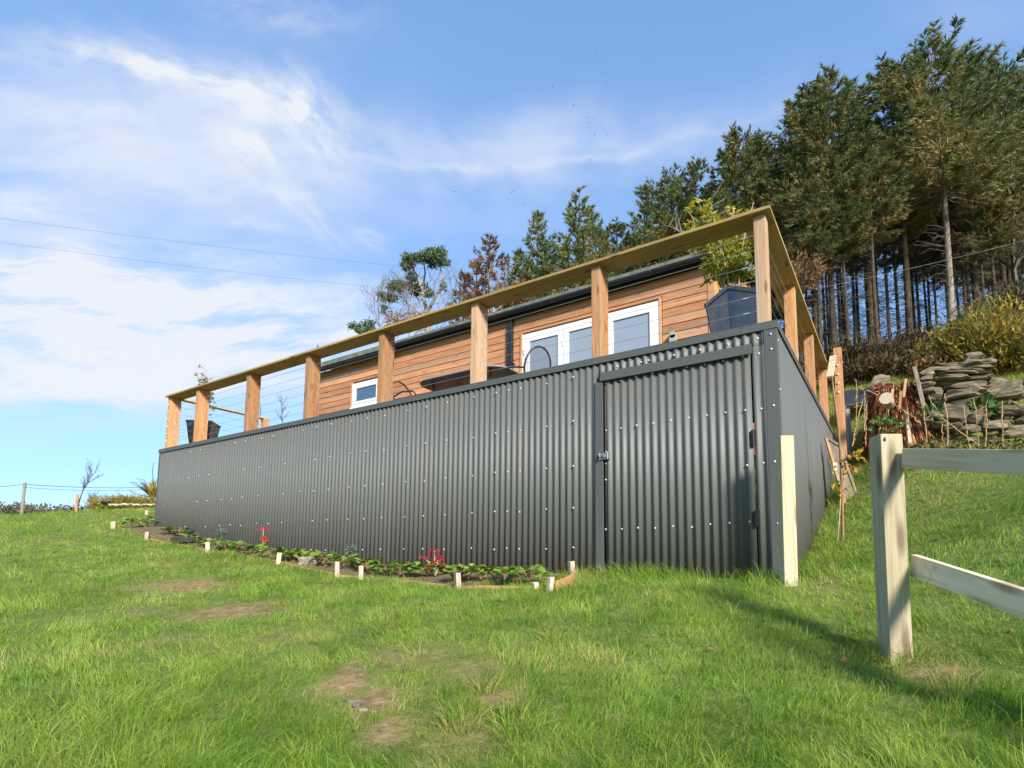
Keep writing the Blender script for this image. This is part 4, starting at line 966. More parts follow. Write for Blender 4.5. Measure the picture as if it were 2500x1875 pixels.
def bed_point(px, py, dz=.05):
    d = ray(px, py); ts = np.linspace(2, 30, 9000); P = CAMPOS+ts[:, None]*d; h = P[:, 2]-gz(P[:, 0], P[:, 1])-dz; k = np.argmax(h < 0); return P[k]
def rosette(loc, r, n, lab, mat, ll, lw, tilt=.5):
    t = thing('bed_plant', loc, lab, 'plant', 'low leafy plants in the flower bed'); C = []; D = []; st = MB()
    for i in range(n):
        a = rng.random()*2*PI; rr = r*rng.uniform(.2, 1); h = r*rng.uniform(.5, 1.1)
        b = np.array(loc)+[rr*math.cos(a), rr*math.sin(a), h]; st.tube([loc, (np.array(loc)+b)/2+[0, 0, .03], b], [.003, .003, .002], 4, False); C.append(b); D.append([math.cos(a), math.sin(a), rng.uniform(-.4, .5)])
    C = np.array(C); D = np.array(D); V, F = leaf_cards(C, D, ll*rng.uniform(.7, 1.2, n), lw, unit(np.array([[0,0,1.]])+rng.normal(size=(n,3))*.45))
    V = V.reshape(n, 4, 3); # wider rounded leaf: add two more points
    m1 = V[:, 0]*.45+V[:, 1]*.55+(V[:, 1]-V[:, 3])*.10; m2 = V[:, 2]*.45+V[:, 1]*.55+(V[:, 1]-V[:, 3])*.10; m3 = V[:, 2]*.45+V[:, 3]*.55-(V[:, 1]-V[:, 3])*.10; m4 = V[:, 0]*.45+V[:, 3]*.55-(V[:, 1]-V[:, 3])*.10
    W_ = np.stack([V[:, 0], m1, V[:, 1], m2, V[:, 2], m3, V[:, 3], m4], 1).reshape(-1, 3)
    st.build('stem', MT['dgreen'] if False else MT['redstem'], t)
    np_mesh('leaves', W_, [np.arange(n*8).reshape(-1, 8)], mat, t, attrs={'hue': np.repeat(rng.random(n), 8)})
pl = [(900+x/K, 1050+y/K) for x, y in ((130,1110),(240,1120),(380,1115),(770,1150),(860,1150),(960,1140),(1080,1140),(1180,1150),(1310,1150),(650,1150))]+[(250+x/K, 1050+y/K) for x, y in ((780,890),(900,900),(950,915),(1110,950),(1170,945),(1300,985),(1400,985),(1450,1000),(1550,1000),(1700,1035),(1790,1030),(1860,1050),(1930,1060),(2040,1085),(2130,1095),(2180,1105),(350,735),(280,730),(220,745),(390,710))]
pl += [(250+x/K, 1050+y/K) for x, y in ((480,800),(540,800),(600,815),(680,850),(1000,905),(1050,925),(1230,960),(1500,985),(1620,1010),(1980,1065))]+[(900+x/K, 1050+y/K) for x, y in ((30,1075),(310,1100),(450,1120),(560,1110),(720,1130),(1040,1165),(1240,1165))]
ORD = ['first', 'second', 'third', 'fourth', 'fifth', 'sixth', 'seventh', 'eighth', 'ninth', 'tenth', 'eleventh', 'twelfth', 'thirteenth', 'fourteenth', 'fifteenth', 'sixteenth', 'seventeenth', 'eighteenth']
MARKS = [(0, 'the left bed corner'), (458, 'the round black lid'), (537, 'the left spiky plant'), (640, 'the small red flowers'), (757, 'the pale rock'), (855, 'the right spiky plant'), (1063, 'the larger red flowers')]
cnt = {}
for i, (px, py) in enumerate(sorted(pl)):
    k = max(j for j, q in enumerate(MARKS) if q[0] < px); cnt[k] = cnt.get(k, -1)+1
    p = bed_point(px, py); rosette(p, rng.uniform(.07, .13), int(rng.uniform(14, 24)), 'low green leafy bed plant, '+ORD[cnt[k]]+' right of '+MARKS[k][1], MT['bedleaf'], .10, .07)
def sedum(px, py, topy, lab, k=1):
    p = bed_point(px, py); dep = np.dot(p-CAMPOS, CF); H = (py-topy)*dep/FPX; t = thing('red_flower', p, lab, 'flower'); st = MB(); C = []; D = []; fl = []
    for i in range(int(5*k)+1):
        a = rng.random()*2*PI; hh = H*(1 if i == 0 else rng.uniform(.35, .8)); r = (.02 if i == 0 else .14*rng.uniform(.4, 1)); e = p+[r*math.cos(a), r*math.sin(a), hh]
        st.tube([p, (p+e)/2+[.0, 0, .03], e], [.007, .006, .004], 6)
        for j in range(7):
            u = rng.uniform(.2, .9); C.append(p*(1-u)+e*u); b = rng.random()*2*PI; D.append([math.cos(b), math.sin(b), .3])
        m = 46; q = rng.normal(size=(m, 3))*[.032, .032, .007]*(1.2 if i == 0 else .8); fl.append(e+q)
    st.build('stem', MT['stem'], t); C = np.array(C); V, F = leaf_cards(C, np.array(D), .06, .025); np_mesh('leaves', V, [F], MT['bedleaf'], t, attrs={'hue': np.repeat(rng.random(len(C)), 4)})
    fl = np.concatenate(fl); V, F = leaf_cards(fl, rng.normal(size=fl.shape)*.6+[0, 0, .6], .022, .018); np_mesh('flower_head', V, [F], MT['red'], t, attrs={'hue': np.repeat(rng.random(len(fl)), 4)})
sedum(1063, 1405, 1345, 'red flat topped flowers in the bed near the middle of the metal wall', 1.2)
sedum(640, 1345, 1291, 'small red flowers on a tall stem at the left part of the bed', .7)
def spurge(px, py, lab):
    p = bed_point(px, py); t = thing('spiky_plant', p, lab, 'plant'); st = MB(); e = p+[.02, 0, .15]; st.tube([p, e], .006, 5); st.build('stem', MT['redstem'], t)
    m = 70; D = unit(rng.normal(size=(m, 3))+[0, 0, .25]); C = e+D*.012; V, F = leaf_cards(C, D, rng.uniform(.07, .11, m), .014); np_mesh('leaves', V, [F], MT['spurge'], t, attrs={'hue': np.repeat(rng.random(m), 4)})
spurge(855, 1372, 'spiky grey green plant on a short stem beside two bed stakes'); spurge(537, 1326, 'spiky grey green plant near the black lid in the bed')
def rock(name, loc, size, mat, parent=None, rz=0, seed=0, flat=1.0, sub=2):
    bm_ = _ico(sub); r = np.random.default_rng(seed); ph = r.random(6)*6; d = bm_[0]
    k = 1+.16*np.sin(d[:, 0]*3+ph[0])*np.cos(d[:, 1]*4+ph[1])+.12*np.sin(d[:, 2]*5+ph[2]+d[:, 0]*2)+r.normal(size=len(d))*.045
    V = np.sign(d)*np.abs(d)**.62*k[:, None]*np.array(size)/2
    c, s = math.cos(rz), math.sin(rz); V = np.stack([V[:, 0]*c-V[:, 1]*s, V[:, 0]*s+V[:, 1]*c, V[:, 2]], 1)
    o = np_mesh(name, V, [bm_[1]], mat, None, smooth=False)
    base = ORG[parent.name] if parent is not None else np.zeros(3)
    o.location = tuple(np.array(loc)-base)
    if parent is not None: o.parent = parent
    ORG[o.name] = np.array(loc); return o
_icoc = {}
def _ico(sub):
    if sub in _icoc: return _icoc[sub]
    import bmesh
    b = bmesh.new(); bmesh.ops.create_icosphere(b, subdivisions=sub, radius=1); b.verts.ensure_lookup_table()
    V = np.array([v.co[:] for v in b.verts]); F = np.array([[v.index for v in f.verts] for f in b.faces]); b.free(); _icoc[sub] = (V, F); return _icoc[sub]
p = bed_point(757, 1372); tag(rock('rock', p+[0, 0, .0], (.34, .2, .14), MT['pale_stone'], None, .2, 4), 'pale pinkish rock lying at the foot of the metal wall in the flower bed', 'rock')
p = bed_point(458, 1321, .04); ld = thing('drain_lid', p, 'round black lid lying in the bed at the left part of the metal wall', 'lid')
MB().lathe(p, [(.0005,.055),(.2,.055),(.21,.05),(.235,.05),(.24,.04),(.24,-.02)], 28).build('lid', MT['rubber'], ld); MB().tube([p+[-.05, 0, .056], p+[0, 0, .085], p+[.05, 0, .056]], .008, 6).build('handle', MT['rubber'], ld)

# ------------------------------------------------------------------ the lawn: individual blades, denser towards the viewer
def blades(name, X, Y, H, Wd, lean, leanaz, hue, dry, seg3):
    """each blade: a bent tapering strip of 2 or 3 pieces"""
    m = len(X); Z = gz(X, Y)-.01; az = rng.random(m)*2*PI; sd = np.stack([np.cos(az), np.sin(az), np.zeros(m)], 1)
    ld = np.stack([np.cos(leanaz), np.sin(leanaz), np.zeros(m)], 1); B = np.stack([X, Y, Z], 1)
    def P(u): return B+np.array([0, 0, 1.])*(H*u*(1-.38*lean*u))[:, None]+ld*(H*lean*u*u)[:, None]
    if seg3:
        us, ws = (0, .38, .74, 1), (1, .85, .5, 0)
    else: us, ws = (0, .55, 1), (1, .75, 0)
    rows = []
    for u, w in zip(us, ws):
        p = P(u)
        if w > 0: rows += [p-sd*(Wd*w/2)[:, None], p+sd*(Wd*w/2)[:, None]]
        else: rows.append(p)
    k = len(rows); V = np.stack(rows, 1).reshape(-1, 3); b = (np.arange(m)*k)[:, None]
    q = [b+np.array([[2*i, 2*i+1, 2*i+3, 2*i+2]]) for i in range((k-1)//2-1)]
    F4 = np.concatenate(q); F3 = b+np.array([[k-3, k-2, k-1]])
    o = np_mesh(name, V, [F4, F3], MT['grass'], attrs={'hue': np.repeat(hue, k), 'dry': np.repeat(dry, k)})
    return o
def lawn():
    NT, PB = 96000, 9; lo, hi = .75, 24.0
    pexp = 1.5                                            # density ~ d^-pexp
    u = rng.random(NT); e = 2-pexp; dt = (lo**e+u*(hi**e-lo**e))**(1/e)
    azt = rng.uniform(math.radians(-98), math.radians(26), NT)
    tr = (.018+.028*rng.random(NT))*(1+.10*dt)
    oa = rng.random((NT, PB))*2*PI; orad = np.sqrt(rng.random((NT, PB)))
    X = (CAMPOS[0]+dt*np.sin(azt))[:, None]+np.cos(oa)*orad*tr[:, None]; Y = (CAMPOS[1]+dt*np.cos(azt))[:, None]+np.sin(oa)*orad*tr[:, None]
    thue = np.repeat(rng.normal(size=NT), PB)*.13; tdry = np.repeat(rng.random(NT), PB); tH = np.repeat(rng.lognormal(0, .2, NT), PB); tlean = np.repeat(rng.normal(size=NT), PB)*.18
    X = X.ravel(); Y = Y.ravel(); oa = oa.ravel(); orad = orad.ravel(); N_ = len(X); d = np.hypot(X-CAMPOS[0], Y-CAMPOS[1])
    clump = vnoise(X, Y, 5.5, 3); big = vnoise(X+7, Y+3, .9, 3); br = bare_at(X, Y)
    keep = ~((X < .02) & (X > -10.92) & (Y > -.005) & (Y < 6)) & (~in_bed(X, Y) | (rng.random(N_) < np.where(X < -6.5, .7, .5))) & (Y < 9)
    keep &= rng.random(N_) > br*1.02
    keep &= rng.random(N_) < np.clip(.45+1.2*(clump-.25), .15, 1)
    keep &= ~((X > .2) & (X < 3.4) & (Y > 5.3) & (Y < 7.6) & (rng.random(N_) < .75))
    X, Y, d, clump, big, br, oa, orad, thue, tdry, tH, tlean = [a[keep] for a in (X, Y, d, clump, big, br, oa, orad, thue, tdry, tH, tlean)]; m = len(X)
    nearwall = np.clip(1-np.abs(Y+.12)/.22, 0, 1)*((X > -1.9) & (X < .3))
    sidewall = np.clip(1-np.abs(X-.1)/.35, 0, 1)*((Y > 0) & (Y < 6))
    postd = np.minimum(np.hypot(X-g1[0], Y-g1[1]), np.hypot(X-g2[0], Y-g2[1])); np_ = np.clip(1-postd/.3, 0, 1)
    fenceline = np.clip(1-np.abs((X-g2[0])*.848+(Y-g2[1])*.53)/.3, 0, 1)*((Y < g2[1]+.1))
    H = (.040+.046*clump+.045*(big-.4))*rng.lognormal(0, .2, m)*tH
    H *= 1-.55*np.clip(br*2, 0, 1)
    H *= 1+1.1*nearwall+1.2*sidewall+.9*np_+.8*fenceline
    bedge = np.clip(1-np.abs(bed_front(X)-Y-.06)/.12, 0, 1)*(X < BEDP[0][0])*(X > -11.3)
    bank = np.clip((Y-3.2)/1.5, 0, 1); H *= (1+.8*bank)*(1+.7*bedge)
    H = np.clip(H, .015, .24)
    Wd = (.0017+.0015*rng.random(m))*(1+.55*np.clip((d-2.5)/3, 0, 3))
    fa = 2*PI*vnoise(X, Y, .9, 2)*1.6; lx = np.cos(oa)*(.35+orad)+.8*np.cos(fa)+.3*rng.normal(size=m); ly = np.sin(oa)*(.35+orad)+.8*np.sin(fa)+.3*rng.normal(size=m); la = np.arctan2(ly, lx); lean = np.clip(rng.normal(.72, .25, m)+.3*(big-.5)+tlean, .08, 1.45)
    hue = np.clip(.46+1.0*(vnoise(X+3, Y, 2.2, 3)-.5)+.6*(clump-.5)+rng.normal(size=m)*.13+thue+.006*d, 0, 1)
    dpat = np.clip((vnoise(X-5, Y+8, 1.7, 4)-.50)*3.2, 0, 1)*.65+br*.7+.17+.35*bank+.35*sidewall*rng.random(m)
    right = np.clip((X+1.2)/2.5, 0, 1); dpat = dpat*(1-.55*right*(Y < 2))
    dry = np.where(.6*rng.random(m)+.4*tdry < dpat*.62, rng.uniform(.55, 1, m), rng.uniform(0, .18, m)*np.clip(dpat*2, .3, 1))
    nr = d < 3.8
    o = blades('lawn_grass', X[nr], Y[nr], H[nr], Wd[nr], lean[nr], la[nr], hue[nr], dry[nr], True)
    tag(o, 'thick tufted green grass of the foreground lawn with straw coloured blades', 'grass', kind='stuff')
    o = blades('rough_grass', X[~nr], Y[~nr], H[~nr], Wd[~nr], lean[~nr], la[~nr], hue[~nr], dry[~nr], False)
    tag(o, 'green grass covering the slope round the metal wall and up the bank', 'grass', kind='stuff')
    print('blades', m, int(nr.sum()))
lawn()
def tufts():
    """straw tussocks: at the wall corner, the post feet, the worn patches"""
    spots = [(1900,1385,.34,.13,160,.9),(1840,1405,.3,.12,120,.6),(1965,1375,.3,.1,160,.95),(1745,1403,.25,.1,90,.1),(1560,1415,.25,.11,80,.05),
             (2230,1610,.22,.14,110,.5),(2160,1610,.2,.13,90,.4),(2330,1680,.2,.12,80,.6),(1180,1690,.16,.1,120,.55),(1130,1770,.2,.1,120,.4),(1250,1790,.2,.11,120,.25),(990,1640,.15,.08,90,.5),
             (800,1480,.2,.09,100,.45),(680,1480,.2,.08,90,.5),(940,1540,.2,.08,110,.5),(1020,1600,.2,.08,100,.4),(1350,1560,.2,.09,100,.2),(1950,1330,.25,.12,110,.6),(2020,1280,.25,.1,110,.4)]
    A = [[] for _ in range(7)]
    for (px, py, r, h, n, dr) in spots:
        p = on_ground(px, py); a = rng.random(n)*2*PI; rr = r*.45*np.sqrt(rng.random(n)); X = p[0]+rr*np.cos(a); Y = p[1]+rr*np.sin(a)
        ok = ~((X < .02) & (Y > -.005)); k = ok.sum()
        for q, v in zip(A, (X[ok], Y[ok], h*rng.uniform(.6, 1.5, k), rng.uniform(.002, .0045, k), rng.uniform(.5, 1.3, k), a[ok]+rng.normal(size=k)*.5, rng.random(k))): q.append(v)
        A.append((rng.random(k) < dr).astype(float)*rng.uniform(.7, 1, k))
    X, Y, H, W_, le, la, hu = [np.concatenate(A[i]) for i in range(7)]; dr = np.concatenate(A[7:])
    tag(blades('grass_tussocks', X, Y, H, W_, le, la, hu, dr, True), 'straw coloured and green tussocks at the wall foot, posts and worn patches', 'grass', kind='stuff')
tufts()
# small stones in the worn patch, fallen leaves
def scatter_flat(): 
    for (px, py, s, lab) in [(873,1725,.055,'pale oval stone in the worn muddy patch of lawn, upper one'),(868,1757,.07,'flat pale stone at the lower left of the muddy patch'),(886,1738,.05,'whitish upright stone in the muddy patch between two others'),(857,1718,.06,'dark brown stone at the top of the muddy patch'),(912,1742,.035,'small grey stone at the right of the muddy patch'),
                             (940,1770,.04,'small pinkish stone at the lower right of the muddy patch'),(850,1770,.04,'small pale stone lowest in the muddy patch'),(1224,1726,.06,'grey stone half hidden under the brown tussock in the lawn'),(885,1762,.035,'small white stone just right of the flat pale stone'),(500,1445,.035,'small pale stone in the upper worn patch of the lawn')]:
        p = on_ground(px, py); m_ = MT['slate'] if 'dark' in lab else MT['pebble']
        tag(rock('stone', p+[0, 0, .006], (s*.8, s*.6, s*.4), m_, None, rng.random()*6, int(px)), lab, 'stone', 'stones in the worn patches of lawn')
    C = []; D = []
    for (px, py, n) in [(2125,1502,5),(2040,1632,2),(2140,1625,2),(2150,1650,1),(2110,1440,1),(1170,1560,3),(450,1545,2),(2200,1372,1),(1900,1500,1),(1300,1500,2),(1020,1480,1),(1640,1560,1),(300,1600,1),(650,1660,1),(1740,1590,1),(2330,1330,1),(2440,1560,1)]:
        for _ in range(n):
            p = on_ground(px+rng.normal()*14, py+rng.normal()*6); C.append(p+[0, 0, .018+.015*rng.random()]); D.append(list(rng.normal(size=2))+[.1])
    C = np.array(C); V, F = leaf_cards(C, np.array(D), rng.uniform(.035, .06, len(C)), .03, unit(np.array([[0,0,1.]])+rng.normal(size=(len(C),3))*.6))
    tag(np_mesh('fallen_leaves', V, [F], MT['brleaf'], attrs={'hue': np.repeat(rng.random(len(C)), 4)}), 'brown fallen leaves scattered over the lawn', 'leaves', kind='stuff')
scatter_flat()

# ------------------------------------------------------------------ beside the side wall: sapling, leaning boards, pipe
sb_ = on_ground(2052, 1322); sd_ = np.dot(sb_-CAMPOS, CF)
sp = thing('young_tree', sb_, 'thin young tree with few yellow leaves and a white tag beside the side wall', 'tree')
def spx(x, y): return at_depth(x, y, sd_)
MB().tube([spx(2058, 1325), spx(2057, 1255), spx(2055, 1175), spx(2052, 1110), spx(2046, 1040), spx(2038, 980), spx(2031, 920)], [.014,.014,.013,.012,.011,.010,.008], 8).build('trunk', MT['redstem'], sp, smooth=True)
MB().tube([spx(2045, 1318), spx(2050, 1250), spx(2054, 1175), spx(2056, 1100)], .007, 6).build('support_cane', MT['stem'], sp)
br_ = MB(); C = []; D = []
for pth, n in (([(2053,1130),(2075,1115),(2095,1110),(2112,1122)], 16), ([(2054,1120),(2085,1103),(2100,1100)], 9), ([(2053,1135),(2040,1120),(2033,1130),(2032,1150)], 7), ([(2056,1195),(2045,1182),(2037,1180)], 3), ([(2056,1205),(2050,1200),(2046,1208)], 4), ([(2056,1200),(2066,1190),(2073,1188)], 3), ([(2056,1165),(2060,1145),(2064,1140)], 5), ([(2054,1140),(2075,1135),(2092,1145)], 9)):
    pts_ = [spx(*q)+rng.normal(size=3)*[0, .03, 0] for q in pth]; br_.tube(pts_, np.linspace(.005, .002, len(pts_)), 5, False)
    for _ in range(n):
        k = rng.integers(0, len(pts_)-1) if len(pts_) > 2 else 0; u = rng.random(); C.append(pts_[k]*(1-u)+pts_[k+1]*u); D.append(rng.normal(size=3)*.6+[.2, 0, -.5])
br_.build('branch', MT['redstem'], sp); C = np.array(C); V, F = leaf_cards(C, np.array(D), rng.uniform(.05, .085, len(C)), .042); np_mesh('leaves', V, [F], MT['ylw'], sp, attrs={'hue': np.repeat(rng.random(len(C)), 4)})
tg = MB(); q = spx(2039, 1137); tg.box(q[0]-.018, q[0]+.018, q[1]-.002, q[1]+.002, q[2]-.045, q[2]+.03); tg.build('tag', MT['upvc'], sp)
tg = MB(); 
for q in (spx(2054, 1128), spx(2048, 1175)): tg.lathe(q, [(.014,-.008),(.018,0),(.014,.008)], 8)
tg.build('green_tie', plain('green_tie', (.01,.22,.1), .6), sp)
def wall_depth(px, py, off): return on_plane(px, py, 0, off)
bd = thing('leaning_board', wall_depth(2040, 1230, .25), 'weathered framed board leaning against the metal side wall behind the young tree', 'board')
D_ = on_ground(2062, 1228); C_ = on_ground(2090, 1205)
dD, dC = np.dot(D_-CAMPOS, CF), np.dot(C_-CAMPOS, CF)
A_ = at_depth(2016, 1068, dD+.05); A_[0] = max(A_[0], .02); B_ = at_depth(2050, 1088, dC-.02)
def quadbox(a, b, c, d, th):
    n = unit(np.cross(b-a, d-a)); m = MB(); V = [a, b, c, d, a+n*th, b+n*th, c+n*th, d+n*th]; return m.add(V, BOXF)
quadbox(A_, B_, C_, D_, .012).build('panel', MT['oldw'], bd)
up_ = unit(np.cross(B_-A_, D_-A_)); 
for a, b in ((A_, D_), (B_, C_), (A_, B_)): MB().bar(a, b, .03, .025, up_).build('frame', MT['edge'] if a is A_ and b is D_ else MT['oldw'], bd, bevel=.003)
b = on_ground(2056, 1118); db = np.dot(b-CAMPOS, CF); a = at_depth(2058, 992, db+.03)
nb = MB(); nb.bar(a, b, .02, .10, (1, 0, .2)); 
for u in np.linspace(.05, .95, 16): q = a*(1-u)+b*u; nb.bar(q+[.048, -.004, 0], q+[.062, -.004, 0], .014, .02)
nb.build('notched_plank', MT['oldw']); bpy.data.objects['notched_plank']['label'] = 'grey plank with a notched edge propped upright near the far end of the side wall'; bpy.data.objects['notched_plank']['category'] = 'plank'
b = on_ground(2074, 1125); db = np.dot(b-CAMPOS, CF); a = at_depth(2066, 1000, db+.05)
tag(MB().tube([a, b], .05, 12).build('grey_pipe', MT['grey'], smooth=True), 'grey plastic pipe standing behind the notched plank at the side wall', 'pipe')

# ------------------------------------------------------------------ the bank: stump, stone heap, black sheets, dead stems
stp = on_ground(2196, 1078); sdp = np.dot(stp-CAMPOS, CF)
stm = thing('tree_stump', stp, 'large rotten orange brown tree stump with a sawn pale branch stub on the bank', 'stump')
def stump():
    n, k = 96, 26; H = (1078-905)*sdp/FPX; V = []; hue = []
    prng = np.random.default_rng(5); rid = prng.random(n)
    for i in range(k):
        t = i/(k-1); z = H*t
        for j in range(n):
            a = 2*PI*j/n; r = .385*(1-.34*t)+.04*(1-t)**3
            fib = .22*(vnoise([j*.33], [t*1.6], 1, 3)[0]-.5)+.07*(rid[j]-.5)+.05*math.sin(a*5+1)*(1-t)
            top = H*(.80+.34*(vnoise([j*.5], [3.3], 1, 2)[0]-.35)+.12*math.cos(a-1.9))
            zz = min(z, top)*1.0; rr = r+fib
            if z > top: rr *= .72
            V.append([stp[0]+rr*math.cos(a)*1.05, stp[1]+rr*math.sin(a), stp[2]-.3+zz*1.2])
            h_ = .27+.85*(vnoise([j*.45], [t*2.6], 1, 3)[0]-.45)+.30*(rid[j]-.5)+.16*t
            if .12 < t < .55 and rid[j] > .8: h_ += .4
            if t < .12: h_ -= .2
            hue.append(h_)
    F = [[i*n+j, i*n+(j+1) % n, (i+1)*n+(j+1) % n, (i+1)*n+j] for i in range(k-1) for j in range(n)]
    V.append([stp[0], stp[1], stp[2]+H*.62]); hue.append(.3); m = len(V)-1
    np_mesh('stump', np.array(V), [np.array(F), np.array([[(k-1)*n+j, (k-1)*n+(j+1) % n, m] for j in range(n)])], MT['stump'], stm, attrs={'hue': np.clip(hue, 0, 1)})
    # crumbling fibres
    m = 2600; a = prng.random(m)*2*PI; t = prng.random(m)**.7; r = .41*(1-.36*t)+.02; C = np.stack([stp[0]+r*np.cos(a)*1.05, stp[1]+r*np.sin(a), stp[2]+H*t*.86-.05], 1)
    V, F = leaf_cards(C, np.stack([np.cos(a)*.35, np.sin(a)*.35, -.8+.3*prng.normal(size=m)], 1), prng.uniform(.05, .17, m), .022); np_mesh('bark_fibre', V, [F], MT['stump'], stm, attrs={'hue': np.repeat(np.clip(.42+.22*prng.normal(size=m), 0, 1), 4)})
    q = at_depth(2163, 972, sdp-.5); MB().tube([q+[.03, .3, -.02], q], [.075, .085], 14).build('sawn_branch', MT['stake'], stm)
    for (x0, y0, x1, y1) in ((2212, 925, 2206, 970), (2180, 950, 2176, 985), (2200, 955, 2196, 1000)): MB().bar(at_depth(x0, y0, sdp-.46), at_depth(x1, y1, sdp-.5), .03, .02, (0, 1, 0)).build('splinter', MT['trimz'], stm)
stump()
tag(MB().bar(at_depth(2232, 895, sdp-.35), at_depth(2256, 995, sdp-.5), .05, .03, (0, 1, 0)).build('bark_slat', MT['oldw'], bevel=.004), 'thin weathered slat leaning on the right side of the rotten stump', 'slat')
def heap():
    hp = on_ground(2380, 1090); hd = np.dot(hp-CAMPOS, CF); t = thing('stone_heap', hp, 'tumbled dry stone heap of flat lichen covered slates beside the rotten stump', 'stone heap')
    def s(px, py, w, h, dd=0, mat='slate', tilt=0, rz=None):
        d_ = hd+dd; q = at_depth(px, py, d_); k = d_/FPX
        o = rock('stone', q, (w*k*1.06, max(w*k*.7, .2), h*k*1.12), MT[mat], t, (YAW*-1*0+rng.uniform(-.15, .15)) if rz is None else rz, int(px*7+py)); o.rotation_euler = (rng.normal()*.06, math.radians(tilt), 0); return o
    x0 = lambda x: 2050+x/4.88
    y0 = lambda y: 830+y/4.88
    L_ = [(1600,205,190,105,0,0),(1610,292,340,85,0,2),(1290,320,300,40,.1,-24),(1250,360,330,50,.1,-20),(1590,355,370,42,0,0),(1420,400,420,48,0,-8),(1640,398,260,38,0,2),(1500,430,400,40,0,-2),(1320,470,330,50,0,-14),(1560,470,360,48,0,2),(1740,430,110,40,.1,4),
          (1480,505,500,45,0,-3),(1740,500,130,60,0,3),(1300,540,260,60,.05,-18),(1490,565,360,80,-.05,-3),(1730,560,150,50,.05,0),(1720,618,130,60,0,3),(1490,650,370,95,-.08,3),(1500,745,340,80,-.05,8),(1250,600,220,50,.1,-8),(1040,400,150,80,.1,0),(1030,470,130,60,.05,3),(1030,535,170,70,.05,5),(1020,610,200,60,.08,-4),
          (1130,650,170,150,.1,-30),(1200,730,220,120,.1,-24),(1340,870,280,200,0,-10),(1140,890,160,90,.05,-20),(1620,950,200,160,-.1,-25),(1440,960,130,90,0,12),(1810,1030,270,110,-.15,0),(2080,1090,290,130,-.2,-4),(2000,840,250,110,-.1,-12),(2140,830,140,110,-.15,-28),
          (1960,620,340,190,-.1,6),(2110,640,120,150,-.15,20),(1730,700,180,80,.05,-5),(1500,1070,240,110,-.1,6),(1340,1040,180,70,-.1,14),(1860,1210,160,50,-.2,5),(1930,1265,130,60,-.25,2),(1560,1200,130,50,-.2,4),(1050,960,110,60,-.1,8),(1180,1010,160,70,0,-6),(1700,860,170,120,0,14),(1880,930,140,80,.05,-8),(2150,960,150,100,-.05,5),(1260,440,140,60,.15,-30),(1380,300,160,40,.15,-20)]
    for (x, y, w, h, dd, ti) in L_: s(x0(x), y0(y), w/4.88, h/4.88, dd, 'slate', -ti*.8)
    # core stones behind so no gap shows through
    for i in range(26): s(x0(rng.uniform(1050, 2050)), y0(rng.uniform(480, 1120)), 44, 26, .45, 'slate', rng.uniform(-20, 20))
    for (px, py, w) in [(2162,1035,20),(2140,1035,16),(2190,1040,12)]:
        q = at_depth(px, py, hd-.9); 
heap()
for (px, py, s, lab) in [(2165,1036,.13,'small grey stone lying in the grass in front of the rotten stump'),(2150,1030,.1,'small mossy stone left of the grey stone below the stump')]:
    p = on_ground(px, py+6); tag(rock('stone', p+[0, 0, .05], (s*1.3, s, s), MT['pebble'], None, .4, int(px)), lab, 'stone')
def slabs():
    for (ax_, ay, bx_, by_, cx_, cy_, dx_, dy_, lab) in [((2056),955,2090,950,2092,985,2050,990,'left black sheet lying on the bank behind the stair post'),(2094,950,2150,942,2140,978,2096,982,'right black sheet lying on the bank just left of the rotten stump')]:
        zz = 9.6; P = [at_depth(ax_, ay, zz+.9), at_depth(bx_, by_, zz+.9), at_depth(cx_, cy_, zz-.1), at_depth(dx_, dy_, zz-.1)]
        quadbox(*P, .05).build('black_sheet', MT['slab'], bevel=.01); o = bpy.context.scene.objects[-1] if False else None
        ob = [q for q in COL.objects if q.name.startswith('black_sheet') and 'label' not in q][-1]; tag(ob, lab, 'sheet', 'black sheets on the bank')
slabs()
q = on_ground(2137, 950); tag(rock('slate_slab', at_depth(2150, 937, 9.9), (.28, .08, .3), MT['slate'], None, .2, 9), 'upright triangular grey slate standing behind the black sheet', 'slate')
def dead_stem(pts_px, dep, lab, seedhead=0):
    P = [at_depth(x, y, dep) for x, y in pts_px]; t = thing('dry_stem', P[0], lab, 'plant', 'dry stems on the bank'); n = 9
    Q = np.array(P); u = np.linspace(0, len(P)-1, n); Q = np.stack([np.interp(u, np.arange(len(P)), Q[:, k]) for k in range(3)], 1)+rng.normal(size=(n, 3))*.006
    MB().tube(Q, np.linspace(.0065, .004, n), 5).build('stalk', MT['stem'], t)
    m = 40; k = rng.random(m)*(.95 if seedhead else .6)+.05; idx = k*(n-1); C = np.stack([np.interp(idx, np.arange(n), Q[:, c]) for c in range(3)], 1)
    V, F = tri_cards(C, rng.normal(size=(m, 3)), .035 if seedhead else .022, .02); tag(np_mesh('seed_pods', V, [F], MT['brleaf'], t, attrs={'hue': np.repeat(rng.random(m)*.6, 3)}), kind='stuff')
dd_ = [([(2114,1085),(2115,985)],7.3),([(2092,1060),(2091,925)],8.0),([(2080,1092),(2106,975)],7.2),([(2111,1050),(2111,955)],7.9),([(2262,1092),(2257,1000),(2254,985)],7.4),([(2303,1092),(2299,1030)],7.2),([(2313,1092),(2309,980),(2307,962)],7.2),([(2369,1095),(2358,1040),(2354,990)],7.2),([(2390,1090),(2383,1010),(2380,970)],7.3),([(2407,1090),(2411,975)],7.2),([(2450,1090),(2448,1030),(2446,978)],7.1),([(2390,1088),(2300,1020),(2266,966)],7.3),([(2247,1032),(2180,985)],7.9),([(2180,985),(2130,958),(2096,946)],8.1),([(2300,1093),(2272,1060)],7.3),([(2086,1075),(2092,1020)],7.6)]
dd_ = sorted(dd_, key=lambda q: q[0][0][0])
